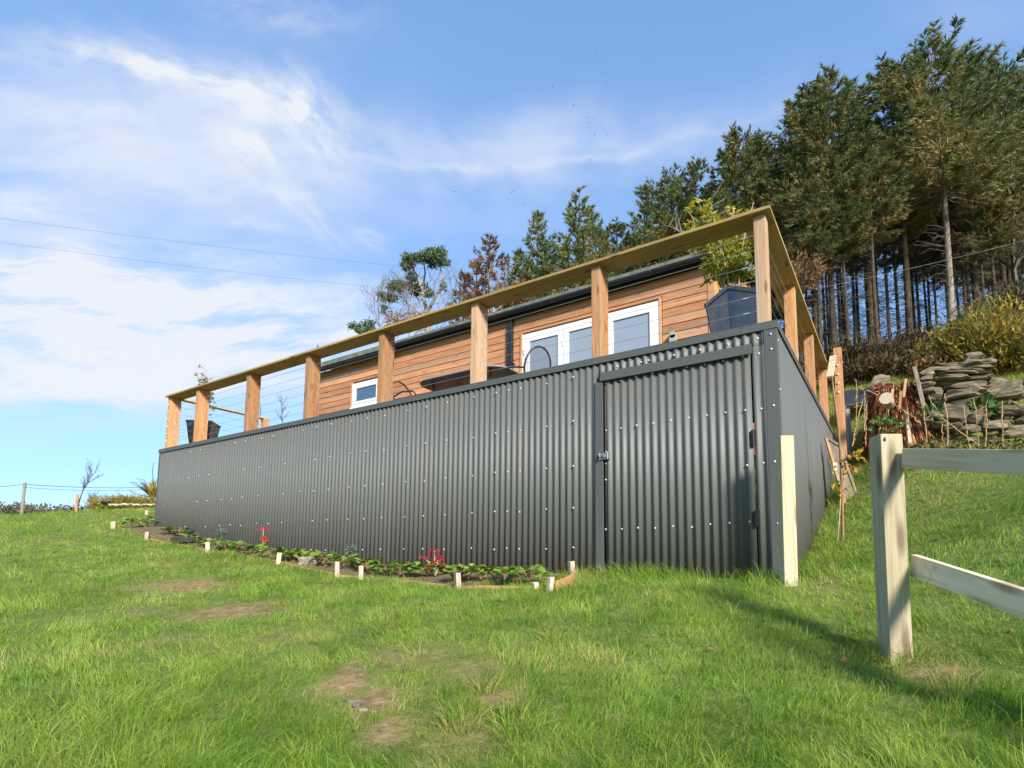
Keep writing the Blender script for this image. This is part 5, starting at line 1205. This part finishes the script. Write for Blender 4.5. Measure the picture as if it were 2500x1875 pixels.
for i, (p_, d_) in enumerate(dd_): dead_stem(p_, d_, 'thin straw coloured dead stem on the bank, '+ORD[i]+' from the left', d_ > 7.75 or i == 3)
def bank_litter():
    # dry grasses and brown leaf litter along the foot of the bank
    n = 5200; X = rng.uniform(.5, 4.0, n); Y = 4.1+.35*(X-1)+rng.normal(size=n)*.55; H = rng.uniform(.06, .22, n)
    o = blades('dry_bank_grass', X, Y, H, rng.uniform(.004, .009, n), rng.uniform(.3, 1.3, n), rng.random(n)*6.28, rng.random(n), np.where(rng.random(n) < .62, rng.uniform(.6, 1, n), .1), False)
    tag(o, 'tangled dry and green grass along the foot of the bank', 'grass', kind='stuff')
    m = 1500; X = rng.uniform(.5, 3.8, m); Y = 4.3+.4*(X-1)+rng.normal(size=m)*.45; C = np.stack([X, Y, gz(X, Y)+.05+.08*rng.random(m)], 1); V, F = leaf_cards(C, rng.normal(size=(m, 3)), rng.uniform(.04, .09, m), .035)
    tag(np_mesh('bank_litter', V, [F], MT['scrub'], attrs={'hue': np.repeat(np.clip(.6+.4*rng.normal(size=m), 0, 1), 4)}), 'brown leaf litter and dead bracken on the bank below the stone heap', 'litter', kind='stuff')
    n = 9000; X = rng.uniform(-1.5, 5.5, n); Y = rng.uniform(7.2, 10.5, n)
    o = blades('upper_bank_grass', X, Y, rng.uniform(.06, .2, n), rng.uniform(.006, .012, n), rng.uniform(.2, 1.1, n), rng.random(n)*6.28, rng.random(n), np.where(rng.random(n) < .68, rng.uniform(.6, 1, n), .1), False)
    tag(o, 'longer yellowish grass on the upper bank below the trees', 'grass', kind='stuff')
bank_litter()
def leafmound(name, px, py, dep, r, n, mat, lab, ll, lw, flat=.7):
    p = at_depth(px, py, dep); t = thing(name, p, lab, 'plant'); D = unit(rng.normal(size=(n, 3))+[0, -.1, .5]); C = p+D*r*rng.uniform(.3, 1, (n, 1))*[1, 1, flat]; V, F = leaf_cards(C, D+[0, 0, .1], rng.uniform(.6, 1.2, n)*ll, lw)
    np_mesh('leaves', V, [F], MT[mat], t, attrs={'hue': np.repeat(rng.random(n), 4)}); return t
leafmound('foxglove', 2395, 1000, 8.0, .17, 60, 'dgreen', 'broad leaved green plant growing from the front of the stone heap', .17, .06)
leafmound('fern', 2272, 1010, 8.0, .14, 70, 'dgreen', 'dark green plant in the gap between the stump and the stone heap', .1, .03)
leafmound('ivy', 2440, 1010, 8.1, .2, 90, 'dgreen', 'green plant among the stones at the right end of the heap', .09, .04)
leafmound('bramble', 2160, 1040, 7.4, .2, 110, 'dgreen', 'low green bramble in front of the rotten stump', .07, .035, .5)
# sheet of green corrugated tin at the right edge
tn = thing('corrugated_tin', at_depth(2495, 915, 9.3), 'tilted dark sheet of corrugated tin at the right edge above the stones', 'sheet')
c0 = at_depth(2478, 945, 9.3); ux = unit(np.array([.75, .2, .6])); uy = unit(np.array([-.35, .9, -.3])); nrm = unit(np.cross(ux, uy)); V = []; m = 60
for j in range(2):
    for i in range(m): V.append(c0+ux*(i/(m-1)*.75)+uy*(j*.9-.1)+nrm*.022*math.sin(i/(m-1)*2*PI*9))
o = np_mesh('sheet', np.array(V), [np.array([[i, i+1, m+i+1, m+i] for i in range(m-1)])], plain('green_painted_tin', (.05,.07,.055), .6, var=.4), tn, smooth=True); q = o.modifiers.new('solid', 'SOLIDIFY'); q.thickness = .004
# ------------------------------------------------------------------ trees on the hillside
def conifer_meshes(H, R, base, seed, sparse=1.0, ragged=.25, rusty=False, leader=1, power=.85, ntw=1.0):
    """trunk + limbs, foliage sprays, dead lower twigs of one conifer; base = crown start as a part of the height"""
    r = np.random.default_rng(seed); z0 = H*base
    # trunk with a slight sway
    n = 14; u = np.linspace(0, 1, n); sway = np.stack([.012*H*np.sin(u*3+r.random()*6)*u, .012*H*np.sin(u*2.4+r.random()*6)*u], 1)
    path = np.concatenate([sway, (u*H)[:, None]], 1); rad = .0125*H*(1-u)**.75*.8+.006*H*np.exp(-u*25)+.012
    tr = MB(); tr.tube(path, rad, 9)
    def trunk_at(z): 
        k = np.clip(z/H, 0, 1); return np.stack([np.interp(k, u, path[:, i]) for i in range(3)], -1)
    R = R*(1 if rusty else 1); nb = int(125*sparse); zz = z0+(H*.985-z0)*np.sort(r.random(nb))**.92; az = np.arange(nb)*2.399+r.normal(size=nb)*.35
    t = (zz-z0)/(H-z0); Lb = R*np.clip(1-t, .02, 1)**power*r.uniform(1-ragged*1.6, 1+ragged*.55, nb)*(.55+.45*np.clip(t/.12, 0, 1)) + .12
    up = -.10+.70*t**1.4+r.normal(size=nb)*.10
    P0s = []; P1s = []; C = []; D = []; HU = []; Ls = []
    for i in range(nb):
        o = trunk_at(zz[i]); h = np.array([math.cos(az[i]), math.sin(az[i]), 0])
        k = 7; s = np.linspace(0, 1, k); droop = -.18*(1-t[i])
        bp = o+h*(Lb[i]*s)[:, None]+np.array([0, 0, 1.])*(Lb[i]*(up[i]*s+droop*s*s*1.2+.30*s**3))[:, None]
        P0s.append(bp[:-1]); P1s.append(bp[1:])
        nt = max(6, int(Lb[i]*15*ntw)); tt = r.uniform(.18, 1.0, nt)**.8; side = r.choice([-1, 1], nt)
        base_ = np.stack([np.interp(tt, s, bp[:, q]) for q in range(3)], 1)
        axd = unit(bp[-1]-bp[0]); lat = unit(np.cross(axd, [0, 0, 1]))
        td = unit(axd*.75+lat*side[:, None]*r.uniform(.35, 1.1, (nt, 1))+np.array([0, 0, 1.])*r.uniform(-.35, .45, (nt, 1)))
        tl = np.clip(Lb[i]*.38*(1.15-tt), .16, .8)*r.uniform(.7, 1.35, nt)
        m = 15; f = r.random((nt, m)); cc = base_[:, None]+td[:, None]*(tl[:, None]*f)[..., None]
        dd = td[:, None]*1.0+r.normal(size=(nt, m, 3))*.42
        C.append(cc.reshape(-1, 3)); D.append(dd.reshape(-1, 3))
        hu = .42+r.normal()*.15+.16*(1-t[i])+(.22*(1-tt[:, None])+.06*r.normal(size=(nt, m)))*1.0
        if rusty: hu = hu+.15
        HU.append(np.broadcast_to(hu, (nt, m)).ravel()); Ls.append(np.full(nt*m, 1.))
    P0 = np.concatenate(P0s); P1 = np.concatenate(P1s); w = np.repeat(Lb*.010+.006, 6)*np.tile(np.linspace(1, .3, 6), nb)
    V, F = prisms(P0, P1, w, w*.85, 4); tr.add(V, F)
    C = np.concatenate(C); D = np.concatenate(D); HU = np.clip(np.concatenate(HU), 0, 1)
    V2, F2 = tri_cards(C, D, r.uniform(.12, .26, len(C)), r.uniform(.026, .055, len(C)))
    # dead lower twigs on the bare trunk
    nd = int(95*max(base, .06)*2.2); dz = r.uniform(.06*H, max(z0*1.25, .12*H), nd); da = r.random(nd)*2*PI; dl = r.uniform(.35, 1.5, nd)
    o = trunk_at(dz); dirv = np.stack([np.cos(da), np.sin(da), r.uniform(-.35, .3, nd)], 1); mid = o+dirv*(dl*.55)[:, None]; end = mid+(dirv+np.array([0, 0, -.35])+r.normal(size=(nd, 3))*.3)*(dl*.45)[:, None]
    q = np.repeat(np.arange(nd), 3); fr = r.random(len(q)); bs = o[q]+(end[q]-o[q])*fr[:, None]; tw = bs+unit(dirv[q]+r.normal(size=(len(q), 3))*.8)*r.uniform(.15, .5, (len(q), 1))
    V3, F3 = prisms(np.concatenate([o, mid, bs]), np.concatenate([mid, end, tw]), np.concatenate([np.full(nd, .013), np.full(nd, .009), np.full(len(q), .005)]), np.concatenate([np.full(nd, .009), np.full(nd, .004), np.full(len(q), .003)]), 3)
    return tr, (V2, F2, np.repeat(HU, 3)), (V3, F3)
PROTO = {}
def conifer(key, px, pytop, dep, R, base, label, group=None, H=None, seed=1, bark_='bark', mat='conifer', gy=None, **kw):
    """place by the top seen in the photograph and the hillside under it"""
    R = R*1.42; top = at_depth(px, pytop+(34 if px > 1900 else 13), dep); zg = gz([top[0]], [top[1]])[0]; h = top[2]-zg
    loc = (top[0], top[1], zg-.05)
    if key in PROTO:
        pr, h0, r0 = PROTO[key]
        if group and ('front row' in group or 'deep' in group): R *= .75
        return dup(pr, loc, (R/r0, R/r0, h/h0), rng.random()*6.28, label, group)
    t = thing('conifer_tree', (0, 0, 0), label, 'tree', group)
    tr, (V, F, hu), (V3, F3) = conifer_meshes(h, R, base, seed, **kw)
    tr.build('trunk', MT[bark_], t, smooth=True); np_mesh('crown', V, [F], MT[mat], t, attrs={'hue': hu})
    tag(np_mesh('dead_twigs', V3, [F3], MT['dead'], t), kind='stuff')
    zmax = max(F.max(), V[:, 2].max(), tr.v[0][:, 2].max()) if False else max(V[:, 2].max(), tr.v[0][:, 2].max())
    t.location = loc; ORG[t.name] = np.array(loc); t.scale = (1, 1, h/zmax); PROTO[key] = (t, zmax, R); return t
GRP = 'conifers of the hillside plantation'
# prominent trees, from right to left: (key, px of the top, py of the top, depth, crown radius, crown base)
conifer('a', 2272, 66, 22.6, 2.3, .46, 'tall spreading conifer with a thick pale trunk at the front of the plantation', GRP, seed=11, bark_='barkp', ragged=.3, power=.62, sparse=1.15)
conifer('b', 2176, 108, 24.0, 1.8, .50, 'tall conifer just left of the pale trunked one, its top a little lower', GRP, seed=12, ragged=.4, power=.7, sparse=.85)
conifer('c', 2336, 92, 24.5, 1.7, .50, 'conifer just right of the tallest tree with a slanting bushy top', GRP, seed=13, ragged=.45, power=.7, sparse=.85)
conifer('b', 2405, 122, 25.5, 1.8, .42, 'second tree from the right in the skyline of tall conifers', GRP)
conifer('a', 2462, 128, 23.8, 1.9, .36, 'rightmost tall conifer with bent branches at the picture edge', GRP)
conifer('d', 2003, 146, 23.5, 2.1, .42, 'tall dark conifer with a pointed double top left of the highest trees', GRP, seed=14, ragged=.22, power=.7, sparse=1.1)
conifer('c', 2092, 172, 25.0, 1.7, .40, 'conifer between the pointed double topped tree and the highest group', GRP)
conifer('b', 1962, 190, 25.5, 1.6, .42, 'conifer close behind and left of the pointed double topped tree', GRP)
conifer('e', 1806, 302, 25.5, 2.0, .3, 'broad bushy conifer whose rounded top stands left of the tall group', GRP, seed=15, ragged=.22, power=.5, sparse=1.1)
conifer('c', 1868, 330, 26.5, 1.7, .40, 'shorter conifer in the dip right of the rounded bushy one', GRP)
conifer('f', 1700, 374, 27.5, 1.7, .16, 'conifer directly behind the potted bamboo', GRP, seed=16, ragged=.3, power=.75)
conifer('e', 1638, 404, 28.5, 1.7, .24, 'conifer just left of the potted bamboo', GRP)
conifer('f', 1575, 424, 28.5, 1.8, .16, 'dark conifer above the middle of the handrail near the potted bamboo', GRP)
conifer('g', 1408, 446, 27.0, 2.6, .10, 'conical spruce with a sharp top above the handrail', GRP, seed=17, ragged=.18, power=.95, sparse=1.2)
conifer('f', 1500, 520, 29.0, 1.9, .16, 'lower conifer between the sharp topped spruce and the dark ones on its right', GRP)
conifer('h', 1318, 496, 28.5, 1.9, .12, 'narrow spruce at the left end of the dark conifers', GRP, seed=18, ragged=.35, power=.95, sparse=1.1)
conifer('g', 1455, 500, 29.5, 1.9, .10, 'spruce close behind the right side of the sharp topped one', GRP)
conifer('i', 1197, 552, 29.0, 2.0, .08, 'sparse spruce with rust coloured twigs right of the evergreen broadleaf', 'sparse rusty trees', seed=19, ragged=.55, power=.8, sparse=.8, mat='rusty', ntw=.8)
conifer('i', 1128, 640, 30.5, 1.6, .08, 'smaller rusty tree left of the sparse spruce', 'sparse rusty trees')
conifer('i', 1265, 660, 27.5, 1.4, .08, 'short brown tree right of the sparse spruce, above the handrail', 'sparse rusty trees')
conifer('i', 1160, 610, 31, 1.7, .08, 'thin rusty tree close behind the sparse spruce on its left side', 'sparse rusty trees')
conifer('i', 1238, 605, 31.5, 1.6, .08, 'thin rusty tree close behind the sparse spruce on its right side', 'sparse rusty trees')
conifer('h', 1262, 590, 29.5, 1.5, .12, 'low spruce at the left foot of the dark conifers above the handrail', GRP)
# rows behind: mostly trunks seen against the sky
back = 'thin dark conifer trunk deep in the plantation behind the front row'
for i in range(44):
    px = 1905+i*14.5+rng.uniform(-9, 9); dep = rng.uniform(24.5, 33); top = rng.uniform(265, 400)
    conifer('k', px, top, dep, rng.uniform(1.1, 1.5), .60, back, 'trunks deep in the plantation', seed=21, sparse=.6, power=.6)
for i, px in enumerate((1470, 1540, 1610, 1670, 1740, 1790, 1850, 1345)):
    conifer('f', px, np.interp(px, [1300,1400,1500,1600,1700,1800,1900], [560,505,520,470,430,370,370])+rng.uniform(10, 60), rng.uniform(30, 34), 2.0, .16, 'second row conifer half hidden above the cabin roof, '+ORD[sorted((1470, 1540, 1610, 1670, 1740, 1790, 1850, 1345)).index(px)]+' from the left', 'second row conifers above the cabin')
# trunks low in front, close to the deck corner
for (px, py, dep) in ((2115, 330, 21.5), (1985, 430, 21.8), (2405, 420, 22.5), (2050, 400, 21.8)):
    conifer('k', px, py, dep, 1.3, .60, {2115: 'dark trunked conifer in the front row left of the pale trunk', 1985: 'front row conifer nearest the deck corner, with a dark trunk', 2405: 'dark trunked conifer in the front row right of the pale trunk', 2050: 'second dark front row trunk to the right of the deck corner'}[px], 'front row dark trunks')

# evergreen broadleaf with pale forked branches, clumps of leaves
def clump_tree(label):
    dep = 27.0; P = lambda x, y, dd=0: at_depth(850+x/2.765, 400+y/2.765, dep+dd)
    root = P(560, 1250); t = thing('broadleaf_tree', root, label, 'tree'); m = MB()
    zg = gz([root[0]], [root[1]])[0]; root2 = np.array([root[0], root[1], zg-.1])
    def limb(pts, r0, r1, dd=0): 
        q = [P(x, y, dd+rng.normal()*.15) for x, y in pts]; m.tube(q, np.linspace(r0, r1, len(q)), 6); return q
    m.tube([root2, P(540, 1120), P(530, 1000)], [.16, .13, .11], 8)
    limb([(530,1000),(500,860),(470,760),(420,690)], .09, .03); limb([(530,1010),(590,900),(640,780),(620,690)], .085, .03); limb([(500,860),(520,740),(510,660)], .06, .02, .3)
    limb([(530,1040),(430,960),(360,900),(290,880)], .06, .02, -.3); limb([(540,1080),(440,1040),(330,1060),(240,1010)], .05, .015, .4); limb([(600,880),(660,830),(640,760)], .04, .015); limb([(470,760),(430,780),(410,760)], .03, .012); limb([(520,1100),(400,1140),(250,1120),(120,1110)], .05, .015, .2); limb([(560,960),(580,900),(560,850)], .04, .015)
    P0 = []; P1 = []
    for _ in range(420):
        x, y = rng.uniform(230, 660), rng.uniform(760, 1180); a = P(x, y, rng.normal()*.8); P0.append(a); P1.append(a+[rng.normal()*.35, rng.normal()*.3, rng.uniform(.1, .6)])
    V, F = prisms(np.array(P0), np.array(P1), .012, .004, 3); m.add(V, F); m.build('branches', MT['palebr'], t, smooth=True)
    C = []; 
    for (x, y, r, k) in [(420,640,48,900),(510,622,50,900),(600,610,58,1100),(640,660,36,500),(560,660,50,700),(395,690,36,450),(420,770,40,600),(300,830,54,900),(280,900,54,900),(360,820,36,450),(480,850,52,800),(550,870,30,350),(60,1110,36,500),(130,1100,44,600),(240,980,20,150),(650,830,18,100),(430,840,34,350)]:
        q = unit(rng.normal(size=(k, 3)))*(rng.random((k, 1))**.6)*[1.35, 1.2, .85]*rng.uniform(.55, 1.15, (k, 1)); cl = np.array([P(x+rng.normal()*r*.45, y+rng.normal()*r*.35, rng.normal()*.5) for _ in range(9)])[rng.integers(0, 9, k)]; C.append(cl+q*r*.62/2.765*dep/FPX)
    C = np.concatenate(C); V, F = leaf_cards(C, rng.normal(size=C.shape)+[0, 0, .2], rng.uniform(.10, .2, len(C)), .055); hue = np.clip(.55+.25*rng.normal(size=len(C)), 0, 1)
    np_mesh('leaves', V, [F], MT['euc'], t, attrs={'hue': np.repeat(hue, 4)})
    k = 700; C = np.stack([P(rng.uniform(250, 520), rng.uniform(1000, 1120), rng.normal()*.6) for _ in range(k)]); V, F = leaf_cards(C, rng.normal(size=C.shape), rng.uniform(.1, .18, k), .07); np_mesh('russet_leaves', V, [F], MT['brleaf'], t, attrs={'hue': np.repeat(rng.random(k), 4)})
clump_tree('evergreen broadleaf tree with leafy clumps on pale forked branches behind the cabin roof')

# bare twiggy trees and shrubs
def bare_tree(name, loc, h, spread, n, label, cat, mat='twig', r0=.06, lv=3, leaf=None, nl=0, lean=(0, 0), group=None, upb=.9):
    t = thing(name, loc, label, cat, group); P0 = []; P1 = []; R0 = []; R1 = []; tips = []
    def grow(p, d, L_, r, lev):
        k = 4; q = p
        for i in range(k):
            d = unit(d+rng.normal(size=3)*.14+[0, 0, .05]); e = q+d*L_/k; P0.append(q); P1.append(e); R0.append(r*(1-i/k*.6)); R1.append(r*(1-(i+1)/k*.6)); 
            if lev > 0 and i >= (1 if lev == lv else 0):
                for _ in range(n if lev == lv else max(1, n-1)):
                    a = rng.random()*6.28; s = unit(d*upb+np.array([math.cos(a), math.sin(a), .1])*.75); grow(e, s, L_*rng.uniform(.38, .62)*spread, r*.45, lev-1)
            if lev == 0: tips.append(e)
            q = e
    grow(np.array(loc, float), np.array([lean[0], lean[1], 1.]), h*.82, r0, lv)
    V, F = prisms(np.array(P0), np.array(P1), np.array(R0), np.array(R1), 4); np_mesh('branches', V, [F], MT[mat], t)
    if leaf:
        T = np.array(tips); k = rng.integers(0, len(T), nl); C = T[k]+rng.normal(size=(nl, 3))*.05; V, F = leaf_cards(C, rng.normal(size=(nl, 3)), rng.uniform(.06, .12, nl)*h/5, .04*h/5); np_mesh('leaves', V, [F], MT[leaf], t, attrs={'hue': np.repeat(rng.random(nl), 4)})
    return t
q = at_depth(2500, 830, 23); bare_tree('birch_tree', (q[0], q[1], gz([q[0]], [q[1]])[0]), 8.5, .75, 3, 'bare reddish birch at the right edge of the picture behind the conifers', 'tree', 'twig', .12, 3)

# undergrowth and yellow shrub
def sprayshrub(name, px, py, dep, w, h, n, mat, label, ll, lw, stem_='twig', group=None):
    p = at_depth(px, py, dep); t = thing(name, p, label, 'shrub', group); a = rng.random(n)*6.28; rr = np.sqrt(rng.random(n))*w; hh = h*(1-.55*(rr/w)**2)*rng.uniform(.45, 1.08, n)
    tipp = p+np.stack([rr*np.cos(a), rr*np.sin(a), hh], 1); base = p+np.stack([rr*.35*np.cos(a), rr*.35*np.sin(a), np.full(n, -.3)], 1)
    V, F = prisms(base, tipp, .012, .004, 3); np_mesh('stems', V, [F], MT[stem_], t)
    m = 46; u = rng.uniform(.35, 1.05, (n, m)); C = base[:, None]+(tipp-base)[:, None]*u[..., None]+rng.normal(size=(n, m, 3))*.10*[1, 1, .8]; D = unit(tipp-base)[:, None]+rng.normal(size=(n, m, 3))*.6
    C = C.reshape(-1, 3); V, F = tri_cards(C, D.reshape(-1, 3), rng.uniform(.6, 1.3, len(C))*ll, lw); hue = np.clip(.45+np.repeat(rng.normal(size=n)*.2, m)+.15*rng.normal(size=n*m), 0, 1)
    np_mesh('foliage', V, [F], MT[mat], t, attrs={'hue': np.repeat(hue, 3)}); return t
sprayshrub('yellow_shrub', 2435, 925, 11.2, 1.2, 1.45, 250, 'gorse', 'large feathery yellow and green shrub behind the stone heap', .13, .045)
sprayshrub('yellow_shrub', 2350, 890, 11.6, .75, .8, 120, 'gorse', 'smaller greenish part of yellow undergrowth left of the large feathery shrub', .12, .045)
for i, (px, py, dep, w, h, lab) in enumerate([(2080,925,14,1.3,.75,'low brown thicket under the trees right of the stair post'),(2165,925,14.5,1.5,.95,'wide brown thicket under the trees above the rotten stump'),(2250,915,15,1.5,1.1,'brown thicket at the foot of the pale trunk'),(2330,905,14.5,1.1,.8,'brown thicket between the pale trunk and the yellow shrub'),(2125,938,12.6,.9,.45,'low dead bracken clump in front of the brown thickets'),(2480,800,18,1.6,1.3,'dark thicket behind the yellow shrub at the right edge')]):
    sprayshrub('thicket', px, py, dep, w, h, 150, 'scrub', lab, .16, .05, 'dead', 'brown thickets under the trees')
sprayshrub('russet_bush', 2285, 905, 11.5, .45, .3, 40, 'rusty', 'low russet leaved bush between the rotten stump and the stone heap', .09, .05)
for i, (px, py, dep, h, lab) in enumerate([(1700,690,16,2.6,'pale bare sapling above the handrail right of the third railing post from the corner'),(1182,800,17,2.2,'short bare stem just right of a railing post above the cabin roof'),(930,800,24,2.4,'bare twiggy bush behind the cabin roof left of the broadleaf tree'),(1000,770,25,2.6,'bare twiggy bush under the broadleaf tree behind the roof'),(1100,760,25,2.6,'bare twiggy bush under the rusty spruce behind the roof')]):
    q = at_depth(px, py, dep); bare_tree('bare_shrub', q-[0, 0, h*.4], h, .9, 3, lab, 'shrub', 'palebr' if i < 2 else 'twig', .03, 2 if i < 2 else 3)
for i in range(14):
    px = 1330+i*46; q = at_depth(px, 742-(px-1330)*.13, 20+rng.uniform(-2, 3))
    sprayshrub('hedge_bush', px, 800-(px-1330)*.16+rng.uniform(0, 20), 19+rng.uniform(-2, 3), 1.0, 1.0, 60, 'rusty' if i % 3 else 'scrub', 'russet brown undergrowth clump just above the cabin roof, '+ORD[i]+' from the left', .15, .05, 'dead', 'undergrowth above the cabin roof')

# ------------------------------------------------------------------ left background
q = on_ground(50, 1255); pole_p = at_depth(53, 1252, 46); 
up = thing('utility_pole', (pole_p[0], pole_p[1], pole_p[2]), 'wooden utility pole carrying wires beyond the left lawn', 'pole')
zt = at_depth(61, 1178, 46)[2]; tp = at_depth(61, 1178, 46)
MB().tube([pole_p-[0, 0, 1.5], tp], [.13, .10], 10).build('pole', MT['oldw'], up)
ins = MB()
for dz in (-.15, -.35): ins.tube([tp+[0, 0, dz]-CR*.16, tp+[0, 0, dz]+CR*.16], .03, 6)
ins.build('insulator', MT['black'], up)
def wire(a, b, sag, r, lab, name='overhead_wire', grp=None):
    P = [a*(1-u)+b*u-np.array([0, 0, 4*sag*u*(1-u)]) for u in np.linspace(0, 1, 25)]; o = MB().tube(P, r, 5).build(name, MT['gutter'], None, smooth=True); return tag(o, lab, 'wire', grp)
wire(tp+[0, 0, -.15], at_depth(420, 1186, 60), .25, .022, 'upper wire running right from the utility pole towards the metal wall')
wire(tp+[0, 0, -.4], at_depth(420, 1190, 60), .3, .016, 'lower wire running right from the utility pole')
wire(tp+[0, 0, -.15], at_depth(-300, 1196, 40), .2, .018, 'wire running left out of the picture from the utility pole')
k0 = 2500/2212
wire(at_depth(-150, 512, 24), at_depth(1330, 682, 34), .25, .0042, 'upper of the two wires crossing the sky on the left')
wire(at_depth(-150, 571, 24), at_depth(1370, 742, 34), .25, .0042, 'lower of the two wires crossing the sky on the left')
MT['palewire'] = plain('pale_cable', (.4,.4,.38), .6)
o = wire(at_depth(1990, 705, 15), at_depth(2520, 582, 15), .05, .0022, 'pale cable slanting across the trunks right of the deck'); o.data.materials[0] = MT['palewire']
q = at_depth(190, 1232, 27); bt = bare_tree('young_bare_tree', (q[0], q[1], at_depth(188, 1235, 27)[2]), 1.9, .7, 3, 'slender bare young tree on the skyline of the left lawn', 'tree', 'twig', .035, 3, 'euc', 170, upb=1.5)
q = at_depth(187, 1238, 26.8); tag(MB().tube([q-[0, 0, .3], at_depth(189, 1207, 26.8)], .065, 8).build('tree_stake', MT['post']), 'orange brown stake tied to the slender bare young tree', 'stake')
q = at_depth(222, 1236, 42); bare_tree('bare_bush', q-[0, 0, .4], 1.2, 1.0, 3, 'round bare bush on the skyline right of the slender young tree', 'bush', 'twig', .05, 3)
for (px, py, dep, w, h, n, lab) in ((248,1234,17.5,.28,.12,40,'low straw coloured grass mound on the skyline right of the young tree'),(318,1231,17,.75,.13,120,'long straw coloured grass mound on the skyline by the metal wall')):
    sprayshrub('grass_mound', px, py, dep, w, h, n, 'gorse', lab, .14, .02, 'stem')
st0 = thing('stone_edging', at_depth(310, 1233, 16.2), 'line of pale stones edging the mound on the left skyline', 'edging')
for i in range(16): rock('stone', at_depth(256+i*8, 1232+.02*i+rng.normal()*.6, 16.2), (.15, .1, .055), MT['pale_stone'], st0, rng.random(), i)
tag(MB().lathe(at_depth(259, 1227, 16.2), [(.0005,.05),(.12,.04),(.14,0),(.1,-.06)], 10).build('fire_bowl', MT['black']), 'small dark bowl on the pale stones of the left skyline', 'bowl')
def swordplant(px, py, dep, n, h, lab):
    p = at_depth(px, py, dep); t = thing('sword_leaved_plant', p, lab, 'plant'); V = []; F = []; hue = []
    for i in range(n):
        a = rng.random()*6.28; L_ = h*rng.uniform(.6, 1.1); out = rng.uniform(.25, .95); w = .035; d = np.array([math.cos(a), math.sin(a), 0]); s = np.array([-d[1], d[0], 0]); b0 = len(V)
        for u, ww in ((0, 1), (.35, 1), (.7, .7), (1, .05)):
            c = p+d*L_*out*u*(.5+.5*u)+np.array([0, 0, L_*(u-.42*out*u*u)]); V += [c-s*w*ww, c+s*w*ww]; hue += [rng.random()*.3+.3+.25*(i % 3)/2]*2
        for j in range(3): F.append([b0+2*j, b0+2*j+1, b0+2*j+3, b0+2*j+2])
    np_mesh('leaves', np.array(V), [np.array(F)], MT['phorm'], t, attrs={'hue': hue})
    st = MB()
    for (x0, y0, x1, y1, x2, y2) in ((372,1215,345,1180,316,1177),(375,1212,352,1172,330,1168),(378,1205,372,1150,375,1130),(380,1210,365,1180,352,1178),(372,1215,330,1205,314,1195)): st.tube([at_depth(x0, y0, dep), at_depth(x1, y1, dep), at_depth(x2, y2, dep)], [.012, .009, .006], 5)
    st.build('flower_stalk', MT['twig'], t)
swordplant(372, 1222, 14.8, 70, .62, 'clump of arching yellow green sword leaves beside the left edge of the metal wall')
q = at_depth(640, 1040, 15); bare_tree('withered_plant', q-[0, 0, .5], 1.35, .3, 1, 'single bare curved stem seen through the railing cables on the left', 'plant', 'twig', .02, 1)
q = at_depth(698, 1035, 15); bare_tree('bare_twigs', q-[0, 0, .4], 1.1, .55, 4, 'cluster of bare upright twigs seen through the railing cables', 'plant', 'twig', .015, 2, upb=1.6)

# a few distant birds
bm_ = MB(); bm_.add([[0,-.14,0],[.05,0,.02],[0,.16,0],[-.05,0,.02],[.26,-.02,.09],[-.26,-.02,.09],[0,0,-.04]], (), [[0,1,6],[1,2,6],[2,3,6],[3,0,6],[0,3,1],[3,2,1],[1,4,2],[3,2,5]])
bird0 = bm_.build('bird', MT['black'])
BIRDS = [(1350,210),(1484,215),(1472,181),(1480,204),(1453,127),(1254,467),(1436,287),(1449,288),(1437,300),(1452,330),(1418,340),(1482,330),(1444,390),(1248,470),(1277,497),(1110,468),(1400,257)]
for i, (x, y) in enumerate(BIRDS):
    o = bird0 if i == 0 else bird0.copy()
    if i: COL.objects.link(o)
    o.location = at_depth(x, y, 150+rng.uniform(-10, 10)); o.rotation_euler = (0, rng.uniform(-.4, .4), rng.random()*6.28); o.scale = (1.1,)*3
    tag(o, 'tiny dark bird flying high in the blue sky above the trees', 'bird', 'distant flock of birds')
